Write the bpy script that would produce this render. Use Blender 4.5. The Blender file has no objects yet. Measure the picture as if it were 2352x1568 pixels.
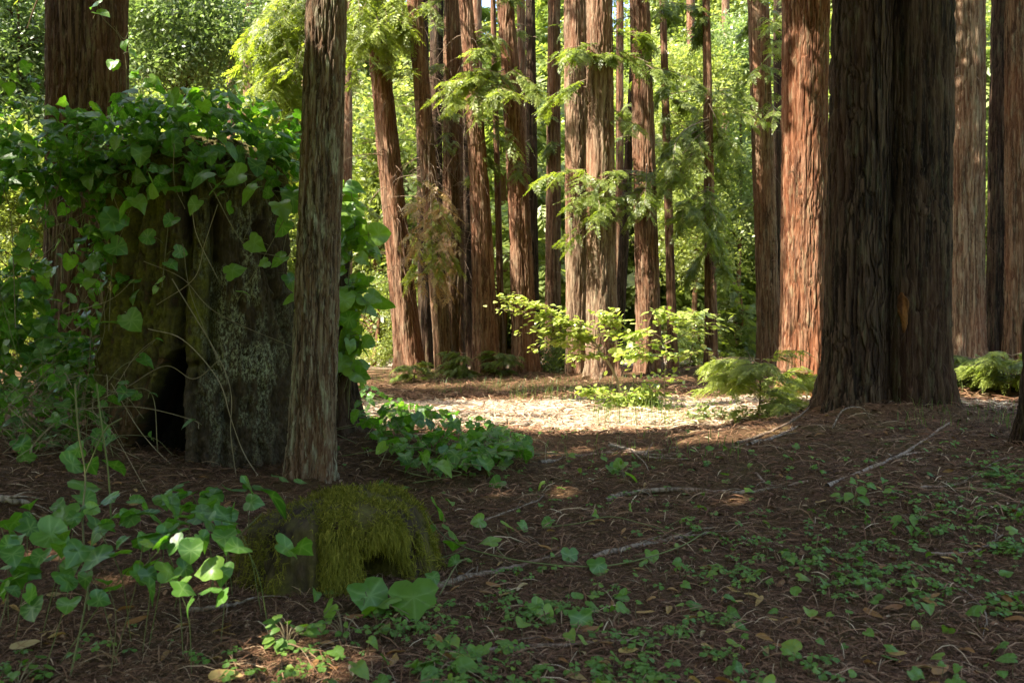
import bpy, math, random
import numpy as np
from mathutils import Vector
rng = np.random.default_rng(11)
random.seed(5)
SC = bpy.context.scene
COL = SC.collection
# ---------------------------------------------------------------- picture geometry (used to measure where things stand)
F, CX, HY, CH = 1960.0, 1176.0, 720.0, 1.2
def P(X, Y, d):
    return np.array([(X - CX) / F * d, d, CH - (Y - HY) / F * d])
def build_stems(mb, mat, root, org):
    if len(mb.V) > 64:
        mb.build('stem', mat, root, origin=org); return
    n0 = 0
    for V, T, E, Q in zip(mb.V, mb.T, mb.E, mb.Q):
        o = MB(); o.add(V, Q - n0, T, 0, E); n0 += len(V); o.build('stem', mat, root, origin=org)
def nrm(v):
    v = np.asarray(v, float)
    return v / np.maximum(np.linalg.norm(v, axis=-1, keepdims=True), 1e-9)
EL, AZX, AZY = math.radians(52), -0.906, -0.423
L = nrm(np.array([AZX * math.cos(EL), AZY * math.cos(EL), math.sin(EL)]))
# ---------------------------------------------------------------- noise
def _h(ix, iy, iz, s):
    h = (ix.astype(np.int64) * 374761393 + iy.astype(np.int64) * 668265263 + iz.astype(np.int64) * 1442695041 + s * 974634777) & 0xFFFFFFFF
    h = ((h ^ (h >> 13)) * 1274126177) & 0xFFFFFFFF
    h = ((h ^ (h >> 16)) * 2246822519) & 0xFFFFFFFF
    return ((h ^ (h >> 15)) & 0xFFFFFF) / float(0xFFFFFF)
def vn(x, y, z, s=0):
    x, y, z = np.broadcast_arrays(np.asarray(x, float), np.asarray(y, float), np.asarray(z, float))
    ix, iy, iz = np.floor(x), np.floor(y), np.floor(z)
    fx, fy, fz = x - ix, y - iy, z - iz
    fx, fy, fz = [f * f * f * (f * (f * 6 - 15) + 10) for f in (fx, fy, fz)]
    o = 0
    for a in (0, 1):
        for b in (0, 1):
            for c in (0, 1):
                w = (fx if a else 1 - fx) * (fy if b else 1 - fy) * (fz if c else 1 - fz)
                o = o + w * _h(ix + a, iy + b, iz + c, s)
    return o
def fbm(x, y, z, s=0, o=4):
    t, a, n = 0, 1.0, 0
    for k in range(o):
        t = t + a * vn(np.asarray(x) * 2 ** k, np.asarray(y) * 2 ** k, np.asarray(z) * 2 ** k, s + k)
        n += a; a *= .5
    return t / n
# ---------------------------------------------------------------- mesh building
class MB:
    def __init__(s):
        s.V, s.T, s.E, s.Q, s.R, s.QM, s.RM, s.n = [], [], [], [], [], [], [], 0
    def add(s, V, Fc, tint=.5, mat=0, vein=0.):
        V = np.asarray(V, float).reshape(-1, 3); Fc = np.asarray(Fc, np.int64)
        s.V.append(V)
        s.T.append(np.broadcast_to(np.asarray(tint, float), (len(V),)))
        s.E.append(np.broadcast_to(np.asarray(vein, float), (len(V),)))
        if Fc.shape[1] == 4: s.Q.append(Fc + s.n); s.QM.append(np.full(len(Fc), mat))
        else: s.R.append(Fc + s.n); s.RM.append(np.full(len(Fc), mat))
        s.n += len(V)
    def build(s, name, mats, parent=None, smooth=True, origin=None):
        V = np.concatenate(s.V); T = np.concatenate(s.T); E = np.concatenate(s.E)
        if origin is not None: V = V - np.asarray(origin)
        q = np.concatenate(s.Q) if s.Q else np.zeros((0, 4), int)
        r = np.concatenate(s.R) if s.R else np.zeros((0, 3), int)
        me = bpy.data.meshes.new(name)
        me.vertices.add(len(V)); me.vertices.foreach_set('co', V.astype(np.float32).ravel())
        loops = np.concatenate([q.ravel(), r.ravel()]).astype(np.int32)
        me.loops.add(len(loops)); me.loops.foreach_set('vertex_index', loops)
        tot = np.concatenate([np.full(len(q), 4), np.full(len(r), 3)]).astype(np.int32)
        st = np.concatenate([[0], np.cumsum(tot)[:-1]]).astype(np.int32)
        me.polygons.add(len(tot)); me.polygons.foreach_set('loop_start', st)
        mi = np.concatenate(s.QM + s.RM).astype(np.int32) if (s.QM or s.RM) else np.zeros(0, np.int32)
        me.polygons.foreach_set('material_index', mi)
        me.polygons.foreach_set('use_smooth', np.full(len(tot), smooth))
        for nm, arr in (('tint', T), ('vein', E)):
            a = me.attributes.new(nm, 'FLOAT', 'POINT'); a.data.foreach_set('value', arr.astype(np.float32))
        me.update(calc_edges=True); me.validate()
        for m in (mats if isinstance(mats, (list, tuple)) else [mats]): me.materials.append(m)
        o = bpy.data.objects.new(name, me); COL.objects.link(o)
        if parent is not None: o.parent = parent
        return o
def thing(name, label, cat, loc, group=None):
    o = bpy.data.objects.new(name, None); COL.objects.link(o); o.location = [float(c) for c in loc]
    o.empty_display_size = .1
    o['label'] = label; o['category'] = cat
    if group: o['group'] = group
    return o
def grid_faces(nu, nv, wrap):
    i = np.arange(nv - 1)[:, None]; j = np.arange(nu if wrap else nu - 1)[None, :]
    a = i * nu + j; b = i * nu + (j + 1) % nu
    return np.stack([a, b, b + nu, a + nu], -1).reshape(-1, 4)
def smooth_path(pts, n):
    pts = np.asarray(pts, float)
    if len(pts) == 2:
        t = np.linspace(0, 1, n)[:, None]; return pts[0] * (1 - t) + pts[1] * t
    p = np.vstack([2 * pts[0] - pts[1], pts, 2 * pts[-1] - pts[-2]])
    out = []
    for t in np.linspace(0, len(pts) - 1 - 1e-6, n):
        i = int(t); f = t - i
        a, b, c, d = p[i], p[i + 1], p[i + 2], p[i + 3]
        out.append(.5 * (2 * b + (c - a) * f + (2 * a - 5 * b + 4 * c - d) * f * f + (3 * b - a - 3 * c + d) * f ** 3))
    return np.array(out)
def tube(mb, pts, r, k=5, tint=.5, mat=0, vein=0.):
    pts = np.asarray(pts, float); n = len(pts)
    r = np.broadcast_to(np.asarray(r, float), (n,))
    t = nrm(np.gradient(pts, axis=0))
    ref = np.array([0, 0, 1.]) if abs(t[0][2]) < .9 else np.array([1., 0, 0])
    a = nrm(np.cross(t, ref)); b = np.cross(t, a)
    th = np.arange(k) / k * 2 * math.pi
    V = pts[:, None] + r[:, None, None] * (np.cos(th)[None, :, None] * a[:, None] + np.sin(th)[None, :, None] * b[:, None])
    mb.add(V, grid_faces(k, n, True), tint, mat, vein)
def place(mb, tpl, pos, dx, up, sc, tint, mat=0):
    tv, tq, te = tpl
    n = len(pos)
    if n == 0: return
    dx = nrm(dx); dy = nrm(np.cross(up, dx)); dz = np.cross(dx, dy)
    sc = np.broadcast_to(np.asarray(sc, float), (n,))[:, None, None]
    V = pos[:, None] + sc * (tv[None, :, 0:1] * dx[:, None] + tv[None, :, 1:2] * dy[:, None] + tv[None, :, 2:3] * dz[:, None])
    Fc = (tq[None] + (np.arange(n) * len(tv))[:, None, None]).reshape(-1, tq.shape[1])
    mb.add(V, Fc, np.repeat(np.broadcast_to(np.asarray(tint, float), (n,)), len(tv)), mat, np.tile(te, n))
def rdir(n, flat=0.):
    v = rng.normal(size=(n, 3)); v[:, 2] *= (1 - flat); return nrm(v)
# ---------------------------------------------------------------- leaf templates
def spray_tpl(n=8, ll=.17, w=.17, ang=52, droop=.12, seed=0):
    r = np.random.default_rng(seed); V, Q = [], []
    for i in range(n + 1):
        t = .08 + .92 * i / n
        for sd in ((-1, 1) if i < n else (0,)):
            l = ll * (1.05 - .75 * t) * r.uniform(.75, 1.25) * (1.4 if sd == 0 else 1) + .035
            a = math.radians(ang * r.uniform(.8, 1.15)) * sd
            b = np.array([t, 0, -droop * t * t]); d = np.array([math.cos(a), math.sin(a), -r.uniform(0, .45)])
            s = np.array([-math.sin(a), math.cos(a), r.uniform(-.4, .4)]) * l * w
            k = len(V); V += [b, b + d * l * .5 + s, b + d * l, b + d * l * .5 - s]; Q.append([k, k + 1, k + 2, k + 3])
    V += [[0, -.006, 0], [0, .006, 0], [1, .003, -droop], [1, -.003, -droop]]; k = len(V) - 4; Q.append([k, k + 3, k + 2, k + 1])
    return np.array(V), np.array(Q), np.zeros(len(V))
SPR = spray_tpl(9, .30, .16, 48, .14, 1)           # redwood spray, unit length
SPR2 = spray_tpl(6, .42, .2, 55, .2, 2)            # coarser spray for far foliage
FROND = spray_tpl(15, .28, .13, 62, .3, 3)         # feathery frond
def clump_tpl(n, seed, lw=.5):
    r = np.random.default_rng(seed); V, Q = [], []
    for i in range(n):
        p = r.normal(size=3) * .3; d = nrm(r.normal(size=3) * [1, 1, .55]); s = nrm(np.cross(d, r.normal(size=3) + [0, 0, 2.])); l = r.uniform(.16, .3)
        k = len(V); V += [p, p + d * l * .5 + s * l * lw * .5, p + d * l, p + d * l * .5 - s * l * lw * .5]; Q.append([k, k + 1, k + 2, k + 3])
    return np.array(V), np.array(Q), np.zeros(len(V))
CLUMP = clump_tpl(22, 4)
def broad_tpl(out, droop=.25, fold=.18, seed=0, veins=None):
    """A leaf blade: +x is the midrib from the petiole, +y across."""
    r = np.random.default_rng(seed)
    half = np.array(out, float)
    o = np.vstack([half, half[-2:0:-1] * [1, -1]])      # closed outline, starts at the notch
    c = np.array([.34, 0.]); n = len(o)
    inner = c + (o - c) * .55
    V2 = np.vstack([[c], inner, o])
    z = fold * np.abs(V2[:, 1]) - droop * V2[:, 0] ** 2 + .035 * np.sin(V2[:, 1] * 9 + seed) + .03 * np.sin(V2[:, 0] * 7 + seed * 2)
    V = np.column_stack([V2, z])
    tri = []
    for i in range(n):
        j = (i + 1) % n
        tri += [[0, 1 + i, 1 + j], [1 + i, 1 + n + i, 1 + n + j], [1 + i, 1 + n + j, 1 + j]]
    ve = np.zeros(len(V)); ve[0] = 1
    m = len(half)
    for k in (veins or []):
        for kk in (k, (n - k) % n): ve[1 + kk] = 1; ve[1 + n + kk] = .8
    return V, np.array(tri), ve
HEART = [broad_tpl([(0, 0), (-.15, .16), (-.16, .36), (.02, .52), (.20, .515), (.34, .53), (.52, .43), (.62, .40), (.76, .26), (.86, .13), (.95, 0)], d, f, s, [3, 5, 7, 10]) for s, (d, f) in enumerate([(.2, .2), (.5, .1), (.1, .35), (.75, .25)])]
for s_ in range(5):
    r_ = np.random.default_rng(40 + s_); o_ = np.array([(0, 0), (-.13, .15), (-.16, .36), (.0, .50), (.15, .535), (.29, .48), (.45, .48), (.60, .41), (.70, .28), (.84, .14), (.98, 0)]) + np.r_[[[0, 0]], r_.normal(size=(9, 2)) * .022, [[0, 0]]]
    HEART.append(broad_tpl(o_, r_.uniform(.1, .7), r_.uniform(-.1, .3), 20 + s_, [4, 7, 10]))
OVAL = [broad_tpl([(0, 0), (.06, .16), (.22, .30), (.42, .34), (.62, .29), (.8, .18), (.92, .07), (1, 0)], d, f, s + 7, [2, 4, 7]) for s, (d, f) in enumerate([(.15, .2), (.45, .12), (.05, .4)])]
CLOV = []
for s in range(3):
    V, Q, E, base = [], [], [], 0
    for k in range(3):
        v, q, e = broad_tpl([(0, 0), (.3, .22), (.62, .44), (.9, .36), (.96, .18), (.84, 0)], .3, .3, s, [2, 5])
        a = k * 2.094 + .3 * s; R = np.array([[math.cos(a), -math.sin(a), 0], [math.sin(a), math.cos(a), 0], [0, 0, 1]])
        V.append(v @ R.T); Q.append(q + base); E.append(e); base += len(v)
    CLOV.append((np.vstack(V), np.vstack(Q), np.concatenate(E)))
# ---------------------------------------------------------------- materials
def new_mat(name):
    m = bpy.data.materials.new(name); m.use_nodes = True
    nt = m.node_tree; nt.nodes.clear()
    return m, nt, nt.nodes, nt.links
def ramp(N, stops):
    r = N.new('ShaderNodeValToRGB'); e = r.color_ramp.elements
    while len(e) < len(stops): e.new(.5)
    for x, (p, c) in zip(e, stops): x.position = p; x.color = (*c, 1)
    return r
def attr(N, nm):
    a = N.new('ShaderNodeAttribute'); a.attribute_name = nm; return a.outputs['Fac']
def noise(N, Lk, scale, detail=4, rough=.6, vec=None, stretch=None, kind='Object'):
    n = N.new('ShaderNodeTexNoise'); n.inputs['Scale'].default_value = scale; n.inputs['Detail'].default_value = detail; n.inputs['Roughness'].default_value = rough
    tc = N.new('ShaderNodeTexCoord'); mp = N.new('ShaderNodeMapping')
    if stretch: mp.inputs['Scale'].default_value = stretch
    Lk.new(tc.outputs[kind], mp.inputs[0]); Lk.new(mp.outputs[0], n.inputs['Vector'])
    return n.outputs['Fac']
def mixc(N, Lk, fac, a, b, mode='MIX'):
    m = N.new('ShaderNodeMix'); m.data_type = 'RGBA'; m.blend_type = mode
    for sock, v in ((m.inputs['Factor'], fac), (m.inputs[6], a), (m.inputs[7], b)):
        if hasattr(v, 'is_linked'): Lk.new(v, sock)
        else: sock.default_value = v if isinstance(v, (int, float)) else (*v, 1)
    return m.outputs[2]
def mrange(N, Lk, v, a, b, c=0, d=1):
    m = N.new('ShaderNodeMapRange'); Lk.new(v, m.inputs[0])
    for i, x in enumerate((a, b, c, d)): m.inputs[i + 1].default_value = x
    return m.outputs[0]
def leaf_mat(name, stops, trans, tfac=.38, rough=.42, spec=.5, veincol=None):
    m, nt, N, Lk = new_mat(name)
    c = ramp(N, stops); Lk.new(attr(N, 'tint'), c.inputs[0]); col = c.outputs[0]
    if veincol:
        v = N.new('ShaderNodeMath'); v.operation = 'POWER'; Lk.new(attr(N, 'vein'), v.inputs[0]); v.inputs[1].default_value = 3.
        v2 = N.new('ShaderNodeMath'); v2.operation = 'MULTIPLY'; Lk.new(v.outputs[0], v2.inputs[0]); v2.inputs[1].default_value = .7
        col = mixc(N, Lk, v2.outputs[0], col, veincol)
        col = mixc(N, Lk, mrange(N, Lk, noise(N, Lk, 35, 3), .55, .75, 0, .35), col, (.06, .085, .02))
    b = N.new('ShaderNodeBsdfPrincipled'); Lk.new(col, b.inputs['Base Color']); b.inputs['Roughness'].default_value = rough
    b.inputs['Specular IOR Level'].default_value = spec
    t = N.new('ShaderNodeBsdfTranslucent')
    tc = mixc(N, Lk, 1.0, col, trans, 'MULTIPLY'); Lk.new(tc, t.inputs[0])
    x = N.new('ShaderNodeMixShader'); x.inputs[0].default_value = tfac
    Lk.new(b.outputs[0], x.inputs[1]); Lk.new(t.outputs[0], x.inputs[2])
    o = N.new('ShaderNodeOutputMaterial'); Lk.new(x.outputs[0], o.inputs[0])
    return m
def bark_mat(name, furrow, mid, ridge, lichen=(.30, .30, .19), lich=.35, red=(.30, .10, .045), redf=.5, fine=55, bump=.9):
    m, nt, N, Lk = new_mat(name)
    c = ramp(N, [(.1, furrow), (.5, mid), (.95, ridge)]); Lk.new(attr(N, 'tint'), c.inputs[0])  # furrow shade painted in: colour darkens with the depth of the relief
    fn = noise(N, Lk, fine, 5, .65, stretch=(1, 1, .07))
    col = mixc(N, Lk, mrange(N, Lk, fn, .35, .7, 0, .6), c.outputs[0], [x * .6 for x in mid])
    f2 = noise(N, Lk, fine * .5, 6, .7, stretch=(1, 1, .045)); col = mixc(N, Lk, mrange(N, Lk, f2, .44, .53, .85, 0), col, [x * .55 for x in furrow])
    f3 = noise(N, Lk, fine * 1.3, 4, .7, stretch=(1, 1, .13)); col = mixc(N, Lk, mrange(N, Lk, f3, .55, .68, 0, .5), col, ridge)
    big = noise(N, Lk, 1.6, 3, .5, stretch=(1.5, 1.5, .35))
    col = mixc(N, Lk, mrange(N, Lk, big, .45, .7, 0, redf), col, red)
    li = noise(N, Lk, 9, 6, .72, stretch=(1.6, 1.6, .4))
    lm = N.new('ShaderNodeMath'); lm.operation = 'MULTIPLY'; Lk.new(mrange(N, Lk, li, .52, .66, 0, lich), lm.inputs[0]); Lk.new(attr(N, 'tint'), lm.inputs[1])
    col = mixc(N, Lk, lm.outputs[0], col, lichen)
    col = mixc(N, Lk, attr(N, 'vein'), col, (.10, .12, .02))
    b = N.new('ShaderNodeBsdfPrincipled'); Lk.new(col, b.inputs['Base Color']); b.inputs['Roughness'].default_value = .9; b.inputs['Specular IOR Level'].default_value = .15
    bp = N.new('ShaderNodeBump'); bp.inputs['Strength'].default_value = bump; bp.inputs['Distance'].default_value = .02
    Lk.new(fn, bp.inputs['Height']); Lk.new(bp.outputs[0], b.inputs['Normal'])
    o = N.new('ShaderNodeOutputMaterial'); Lk.new(b.outputs[0], o.inputs[0])
    return m
def plain_mat(name, stops, rough=.85, spec=.2, nscale=None):
    m, nt, N, Lk = new_mat(name)
    c = ramp(N, stops); Lk.new(attr(N, 'tint'), c.inputs[0]); col = c.outputs[0]
    if nscale:
        n = noise(N, Lk, nscale, 5, .65); col = mixc(N, Lk, mrange(N, Lk, n, .3, .75, 0, .6), col, [x * .45 for x in stops[0][1]])
    b = N.new('ShaderNodeBsdfPrincipled'); Lk.new(col, b.inputs['Base Color']); b.inputs['Roughness'].default_value = rough; b.inputs['Specular IOR Level'].default_value = spec
    o = N.new('ShaderNodeOutputMaterial'); Lk.new(b.outputs[0], o.inputs[0])
    return m
M = {}
M['needle'] = leaf_mat('redwood_needles', [(0, (.05, .072, .012)), (.5, (.115, .15, .026)), (1, (.21, .245, .05))], (2.4, 2.5, .9), .42, .45)
M['far'] = leaf_mat('far_foliage', [(0, (.065, .10, .02)), (.5, (.145, .19, .044)), (1, (.23, .26, .085))], (2.2, 2.2, 1.1), .45, .42)
M['brown_needle'] = leaf_mat('browned_needles', [(0, (.22, .14, .06)), (.5, (.36, .24, .11)), (1, (.30, .28, .10))], (1.8, 1.5, .8), .35, .5)
M['blueleaf'] = leaf_mat('laurel_leaves', [(0, (.085, .12, .042)), (.6, (.16, .205, .075)), (1, (.24, .27, .12))], (1.7, 2.0, 1.0), .38, .38)
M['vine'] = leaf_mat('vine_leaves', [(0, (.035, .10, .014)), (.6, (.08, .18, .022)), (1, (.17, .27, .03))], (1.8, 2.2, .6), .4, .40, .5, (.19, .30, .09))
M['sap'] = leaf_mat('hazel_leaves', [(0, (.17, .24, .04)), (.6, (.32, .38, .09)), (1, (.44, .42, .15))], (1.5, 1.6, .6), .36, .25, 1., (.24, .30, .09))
M['clover'] = leaf_mat('clover_leaves', [(0, (.05, .11, .014)), (.6, (.09, .17, .022)), (1, (.16, .22, .03))], (1.6, 2.0, .7), .3, .5, .35, (.12, .22, .06))
M['grass'] = leaf_mat('grass_blades', [(0, (.05, .10, .02)), (.6, (.10, .16, .03)), (1, (.24, .21, .09))], (1.8, 1.9, .7), .35, .5)
M['moss'] = leaf_mat('moss_strands', [(0, (.06, .06, .009)), (.6, (.185, .175, .02)), (1, (.33, .29, .05))], (1.2, 1.3, .5), .25, .8, .1)
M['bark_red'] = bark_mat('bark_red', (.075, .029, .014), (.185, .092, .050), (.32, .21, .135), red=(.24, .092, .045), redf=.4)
M['bark_lit'] = bark_mat('bark_lit_orange', (.085, .027, .012), (.20, .082, .039), (.31, .19, .12), (.28, .26, .15), .6, (.25, .085, .035), .5)  # sunlit orange of the glowing trunk put into its bark colour
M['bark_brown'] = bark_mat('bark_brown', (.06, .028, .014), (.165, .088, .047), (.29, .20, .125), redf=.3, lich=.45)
M['bark_umber_shaded'] = bark_mat('bark_umber_shaded', (.03, .016, .009), (.085, .048, .028), (.17, .12, .075), (.26, .27, .15), .5, (.12, .045, .022), .4)  # shade on the wide redwood put into a darker bark colour
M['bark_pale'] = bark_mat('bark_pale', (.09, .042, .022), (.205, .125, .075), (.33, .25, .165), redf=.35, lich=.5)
M['bark_shaded'] = bark_mat('bark_shaded', (.009, .006, .004), (.046, .026, .015), (.125, .085, .052), (.14, .145, .075), .4, (.065, .028, .014), .45)  # shade on the dark trunks painted into the bark colour
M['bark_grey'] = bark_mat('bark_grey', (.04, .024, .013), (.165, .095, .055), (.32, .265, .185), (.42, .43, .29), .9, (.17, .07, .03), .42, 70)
M['twig'] = plain_mat('twig_bark', [(0, (.07, .04, .022)), (.5, (.17, .11, .07)), (1, (.33, .26, .19))], .85)
M['stem'] = plain_mat('vine_stem', [(0, (.10, .13, .03)), (.5, (.17, .13, .07)), (1, (.34, .27, .17))], .6, .3)
M['litter'] = plain_mat('needle_litter', [(0, (.036, .017, .008)), (.4, (.118, .056, .028)), (.75, (.215, .122, .066)), (.92, (.33, .235, .14)), (1, (.48, .39, .25))], .85)
M['dryleaf'] = leaf_mat('dry_leaves', [(0, (.16, .07, .02)), (.4, (.28, .15, .05)), (.8, (.36, .26, .08)), (1, (.30, .25, .16))], (1.3, 1.1, .6), .2, .6, .3, (.2, .1, .04))
M['wound'] = plain_mat('bare_orange_wood', [(.25, (.08, .034, .014)), (.55, (.24, .11, .033)), (1, (.34, .17, .05))], .9, .1, 60)
M['stick'] = bark_mat('stick_bark', (.13, .09, .06), (.24, .18, .13), (.36, .30, .24), lich=.2, redf=.2, fine=90, bump=.3)
# ---------------------------------------------------------------- terrain
ANC = []
def anc(X, Y, d, s=.9): p = P(X, Y, d); ANC.append((p[0], p[1], p[2], s))
for a in [(2020, 950, 7.3, .9), (2170, 945, 7.6, .8), (1890, 948, 7.3, .45), (1700, 1003, 8.2, .6), (2300, 1000, 6., .8), (2350, 1110, 4.6, .8), (2100, 1070, 5.5, .8),
          (2220, 840, 13, 1.1), (2290, 822, 13, 1), (2340, 846, 12.5, 1), (2260, 925, 9.2, .6), (1768, 838, 17, 1.3), (1840, 912, 10.8, .6), (1000, 866, 16.5, 1.5), (1200, 852, 16.5, 1.5),
          (1330, 862, 15.5, 1.2), (1500, 862, 16, 1.2), (1635, 850, 16.5, 1.2), (715, 1110, 5.9, .6), (450, 1115, 6.3, .8), (780, 1372, 3.6, .7), (60, 1000, 5.6, .8), (-60, 960, 5.8, .8), (1425, 910, 11.8, 1), (830, 985, 7., .5),
          (1000, 1000, 8.2, .7), (2380, 1010, 5.8, .6), (1300, 950, 10.2, 1), (1176, 1400, 3.4, 1), (1800, 1300, 3.9, 1), (900, 900, 13, 1.2)]: anc(*a)
ANC = np.array(ANC)
def terr(x, y):
    x = np.asarray(x, float); y = np.asarray(y, float); sh = np.broadcast(x, y).shape
    x = np.broadcast_to(x, sh); y = np.broadcast_to(y, sh)
    a = np.zeros(sh); w = np.full(sh, .12)
    for ax, ay, az, s in ANC:
        k = np.exp(-((x - ax) ** 2 + (y - ay) ** 2) / (2 * s * s)); a = a + k * az; w = w + k
    rho = np.hypot(x, y - 8)
    return a / w + .5 * np.maximum(rho - 24, 0) * np.clip((rho - 24) / 8, 0, 1) * np.clip((90 - rho) / 50 + 1, 0, 1)
FEET = [(*P(X, 0, d)[:2], w / F * d / 2) for X, d, w in ((716, 5.9, 100), (2026, 7.8, 276), (1843, 10.8, 96), (943, 17, 60), (1116, 16.4, 56), (1206, 16.5, 58), (1327, 15.8, 52), (1383, 15, 70), (1494, 16, 54), (1636, 16.5, 28), (1770, 17, 50), (2219, 13, 78), (2340, 12.6, 60), (1022, 16.6, 40), (772, 7.5, 70))]
def heap(x, y):
    o = 0
    for a, b, r in FEET: q = np.maximum(np.hypot(x - a, y - b) - r, 0); o = o + (.05 + .07 * min(r, .6)) * np.exp(-q / .16)
    return o
def gz(x, y):
    x = np.asarray(x, float); y = np.asarray(y, float)
    return terr(x, y) + heap(x, y) * (.5 + fbm(x * 3, y * 3, 0, 23, 2)) + .05 * (fbm(np.asarray(x) * 1.5, np.asarray(y) * 1.5, 0, 3, 3) - .5) + .035 * (fbm(np.asarray(x) * 7, np.asarray(y) * 7, 0, 9, 3) - .5)
def PG(X, Y, h=0.):
    """the point h above the ground that the photograph shows at X, Y"""
    d = 3.
    for _ in range(60):
        p = P(X, Y, d); e = p[2] - h - float(terr(p[0], p[1]))
        d += e * F / max(Y - HY, 40) * .5
        d = min(max(d, 1.5), 60)
        if abs(e) < .002: break
    p = P(X, Y, d); p[2] = float(gz(p[0], p[1])) + h
    return p
def axis(lo, hi, step, far, g=1.09):
    a = list(np.arange(lo, hi, step)); s = step
    while a[-1] < far: s *= g; a.append(a[-1] + s)
    s = step; b = [a[0]]
    while b[-1] > -far: s *= g; b.append(b[-1] - s)
    return np.array(b[:0:-1] + a)
xs, ys = axis(-7, 7, .05, 170), axis(1.5, 14, .05, 170)
GX, GY = np.meshgrid(xs, ys)
GZ = gz(GX, GY)
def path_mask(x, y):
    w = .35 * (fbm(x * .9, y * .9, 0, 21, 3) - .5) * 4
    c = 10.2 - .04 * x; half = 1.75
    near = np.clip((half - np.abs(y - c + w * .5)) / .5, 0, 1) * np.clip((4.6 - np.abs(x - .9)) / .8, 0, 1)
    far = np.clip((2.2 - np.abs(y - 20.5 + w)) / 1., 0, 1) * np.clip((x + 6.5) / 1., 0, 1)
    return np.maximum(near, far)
hillm = np.clip((np.hypot(GX, GY - 8) - 23) / 3, 0, 1)
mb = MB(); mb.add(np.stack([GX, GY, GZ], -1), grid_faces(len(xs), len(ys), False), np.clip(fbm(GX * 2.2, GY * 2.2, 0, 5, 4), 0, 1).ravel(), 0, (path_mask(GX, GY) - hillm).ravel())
def ground_mat():
    m, nt, N, Lk = new_mat('forest_floor')
    n1 = noise(N, Lk, 26, 8, .75); n2 = noise(N, Lk, 2.3, 4, .6); n3 = noise(N, Lk, 120, 4, .7)
    c = ramp(N, [(.25, (.026, .014, .008)), (.48, (.075, .042, .020)), (.62, (.14, .082, .040)), (.8, (.24, .155, .095))]); Lk.new(n1, c.inputs[0])
    col = mixc(N, Lk, mrange(N, Lk, n2, .5, .7, 0, .4), c.outputs[0], (.075, .07, .018))
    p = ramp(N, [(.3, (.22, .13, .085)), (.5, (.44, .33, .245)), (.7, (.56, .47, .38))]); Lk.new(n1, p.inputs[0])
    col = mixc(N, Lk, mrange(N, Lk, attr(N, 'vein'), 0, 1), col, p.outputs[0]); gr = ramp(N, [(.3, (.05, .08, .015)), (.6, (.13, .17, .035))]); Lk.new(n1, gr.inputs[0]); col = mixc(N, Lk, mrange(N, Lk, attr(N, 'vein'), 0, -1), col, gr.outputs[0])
    b = N.new('ShaderNodeBsdfPrincipled'); Lk.new(col, b.inputs['Base Color']); b.inputs['Roughness'].default_value = .95; b.inputs['Specular IOR Level'].default_value = .1
    ad = N.new('ShaderNodeMath'); ad.operation = 'ADD'; Lk.new(n1, ad.inputs[0]); Lk.new(n3, ad.inputs[1])
    bp = N.new('ShaderNodeBump'); bp.inputs['Strength'].default_value = .9; bp.inputs['Distance'].default_value = .02
    Lk.new(ad.outputs[0], bp.inputs['Height']); Lk.new(bp.outputs[0], b.inputs['Normal'])
    o = N.new('ShaderNodeOutputMaterial'); Lk.new(b.outputs[0], o.inputs[0]); return m
g = mb.build('ground', ground_mat()); g['kind'] = 'structure'; g['label'] = 'brown needle covered forest floor with a pale sunlit path across it'
# ---------------------------------------------------------------- chosen sun patches, carved as gaps out of the canopy foliage
LIT = []
def lit(p, r): LIT.append((*p, r))
for X in range(840, 1700, 45):
    for Y in (915, 940, 965, 988): 
        if (Y > 930 or X > 900) and rng.random() < .95: lit(PG(X, Y), rng.uniform(.3, .48))
for X, Y in ((1700, 985), (1640, 1000), (1750, 970)): lit(PG(X, Y), .3)
for X in range(1150, 1660, 40):
    for Y in (690, 740, 790, 850): lit(P(X, Y, 11.3), .55)
for X in range(1380, 1800, 40):
    for Y in (880, 920, 950): lit(P(X, Y, 10.), .4)
for Y in range(60, 900, 55): lit(P(1815, Y, 10.5), .22 if Y > 330 else .1); lit(P(1855, Y, 10.5), .25 if Y > 480 else .03)
for X, Y, r in ((110, 1280, .10), (290, 1330, .07), (640, 1480, .12), (730, 1540, .14), (1290, 1130, .12), (1150, 1140, .10), (1700, 1145, .10), (1240, 1040, .2), (1330, 1035, .16), (1440, 1035, .2), (330, 1370, .05), (480, 1350, .05),
                (2230, 905, .3), (2290, 920, .25), (60, 1210, .05), (560, 1560, .1)): lit(PG(X, Y), r)
for X, Y in ((820, 470), (830, 560), (820, 650), (810, 760), (840, 500)): lit(P(X, Y, 7.2), .16)
for X, Y in ((200, 1090), (260, 330), (480, 300), (220, 520), (110, 700), (560, 240), (390, 215)): lit(P(X, Y, 6.6), .07)
for X, Y, d_, r in ((1060, 200, 15.2, .45), (1150, 190, 15.4, .45), (1390, 430, 14.7, .5), (1320, 430, 14.8, .4), (640, 60, 14.4, .7), (640, 220, 14.4, .7), (620, 360, 14.2, .6), (860, 40, 16, .7), (800, 60, 16, .5), (1000, 560, 15.6, .4), (960, 640, 15.6, .4), (1600, 420, 15.6, .5), (1560, 560, 15.6, .5), (1640, 300, 15.6, .5)): lit(P(X, Y, d_), r)
for X0, X1, d_ in ((878, 940, 16.8), (1085, 1112, 16.2), (1180, 1202, 16.3), (1322, 1326, 15.6), (1376, 1382, 14.8), (1478, 1490, 15.8), (1030, 1040, 17)):
    for t_ in (.1, .3, .5, .7, .9):
        if rng.random() < .7: lit(P(X0 + (X1 - X0) * t_, 380 + 460 * t_, d_), rng.uniform(.12, .34))
for X, Y in ((830, 838), (860, 840), (890, 842), (1690, 832), (1715, 830), (1740, 832)): lit(P(X, Y, 20.), .7)
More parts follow.
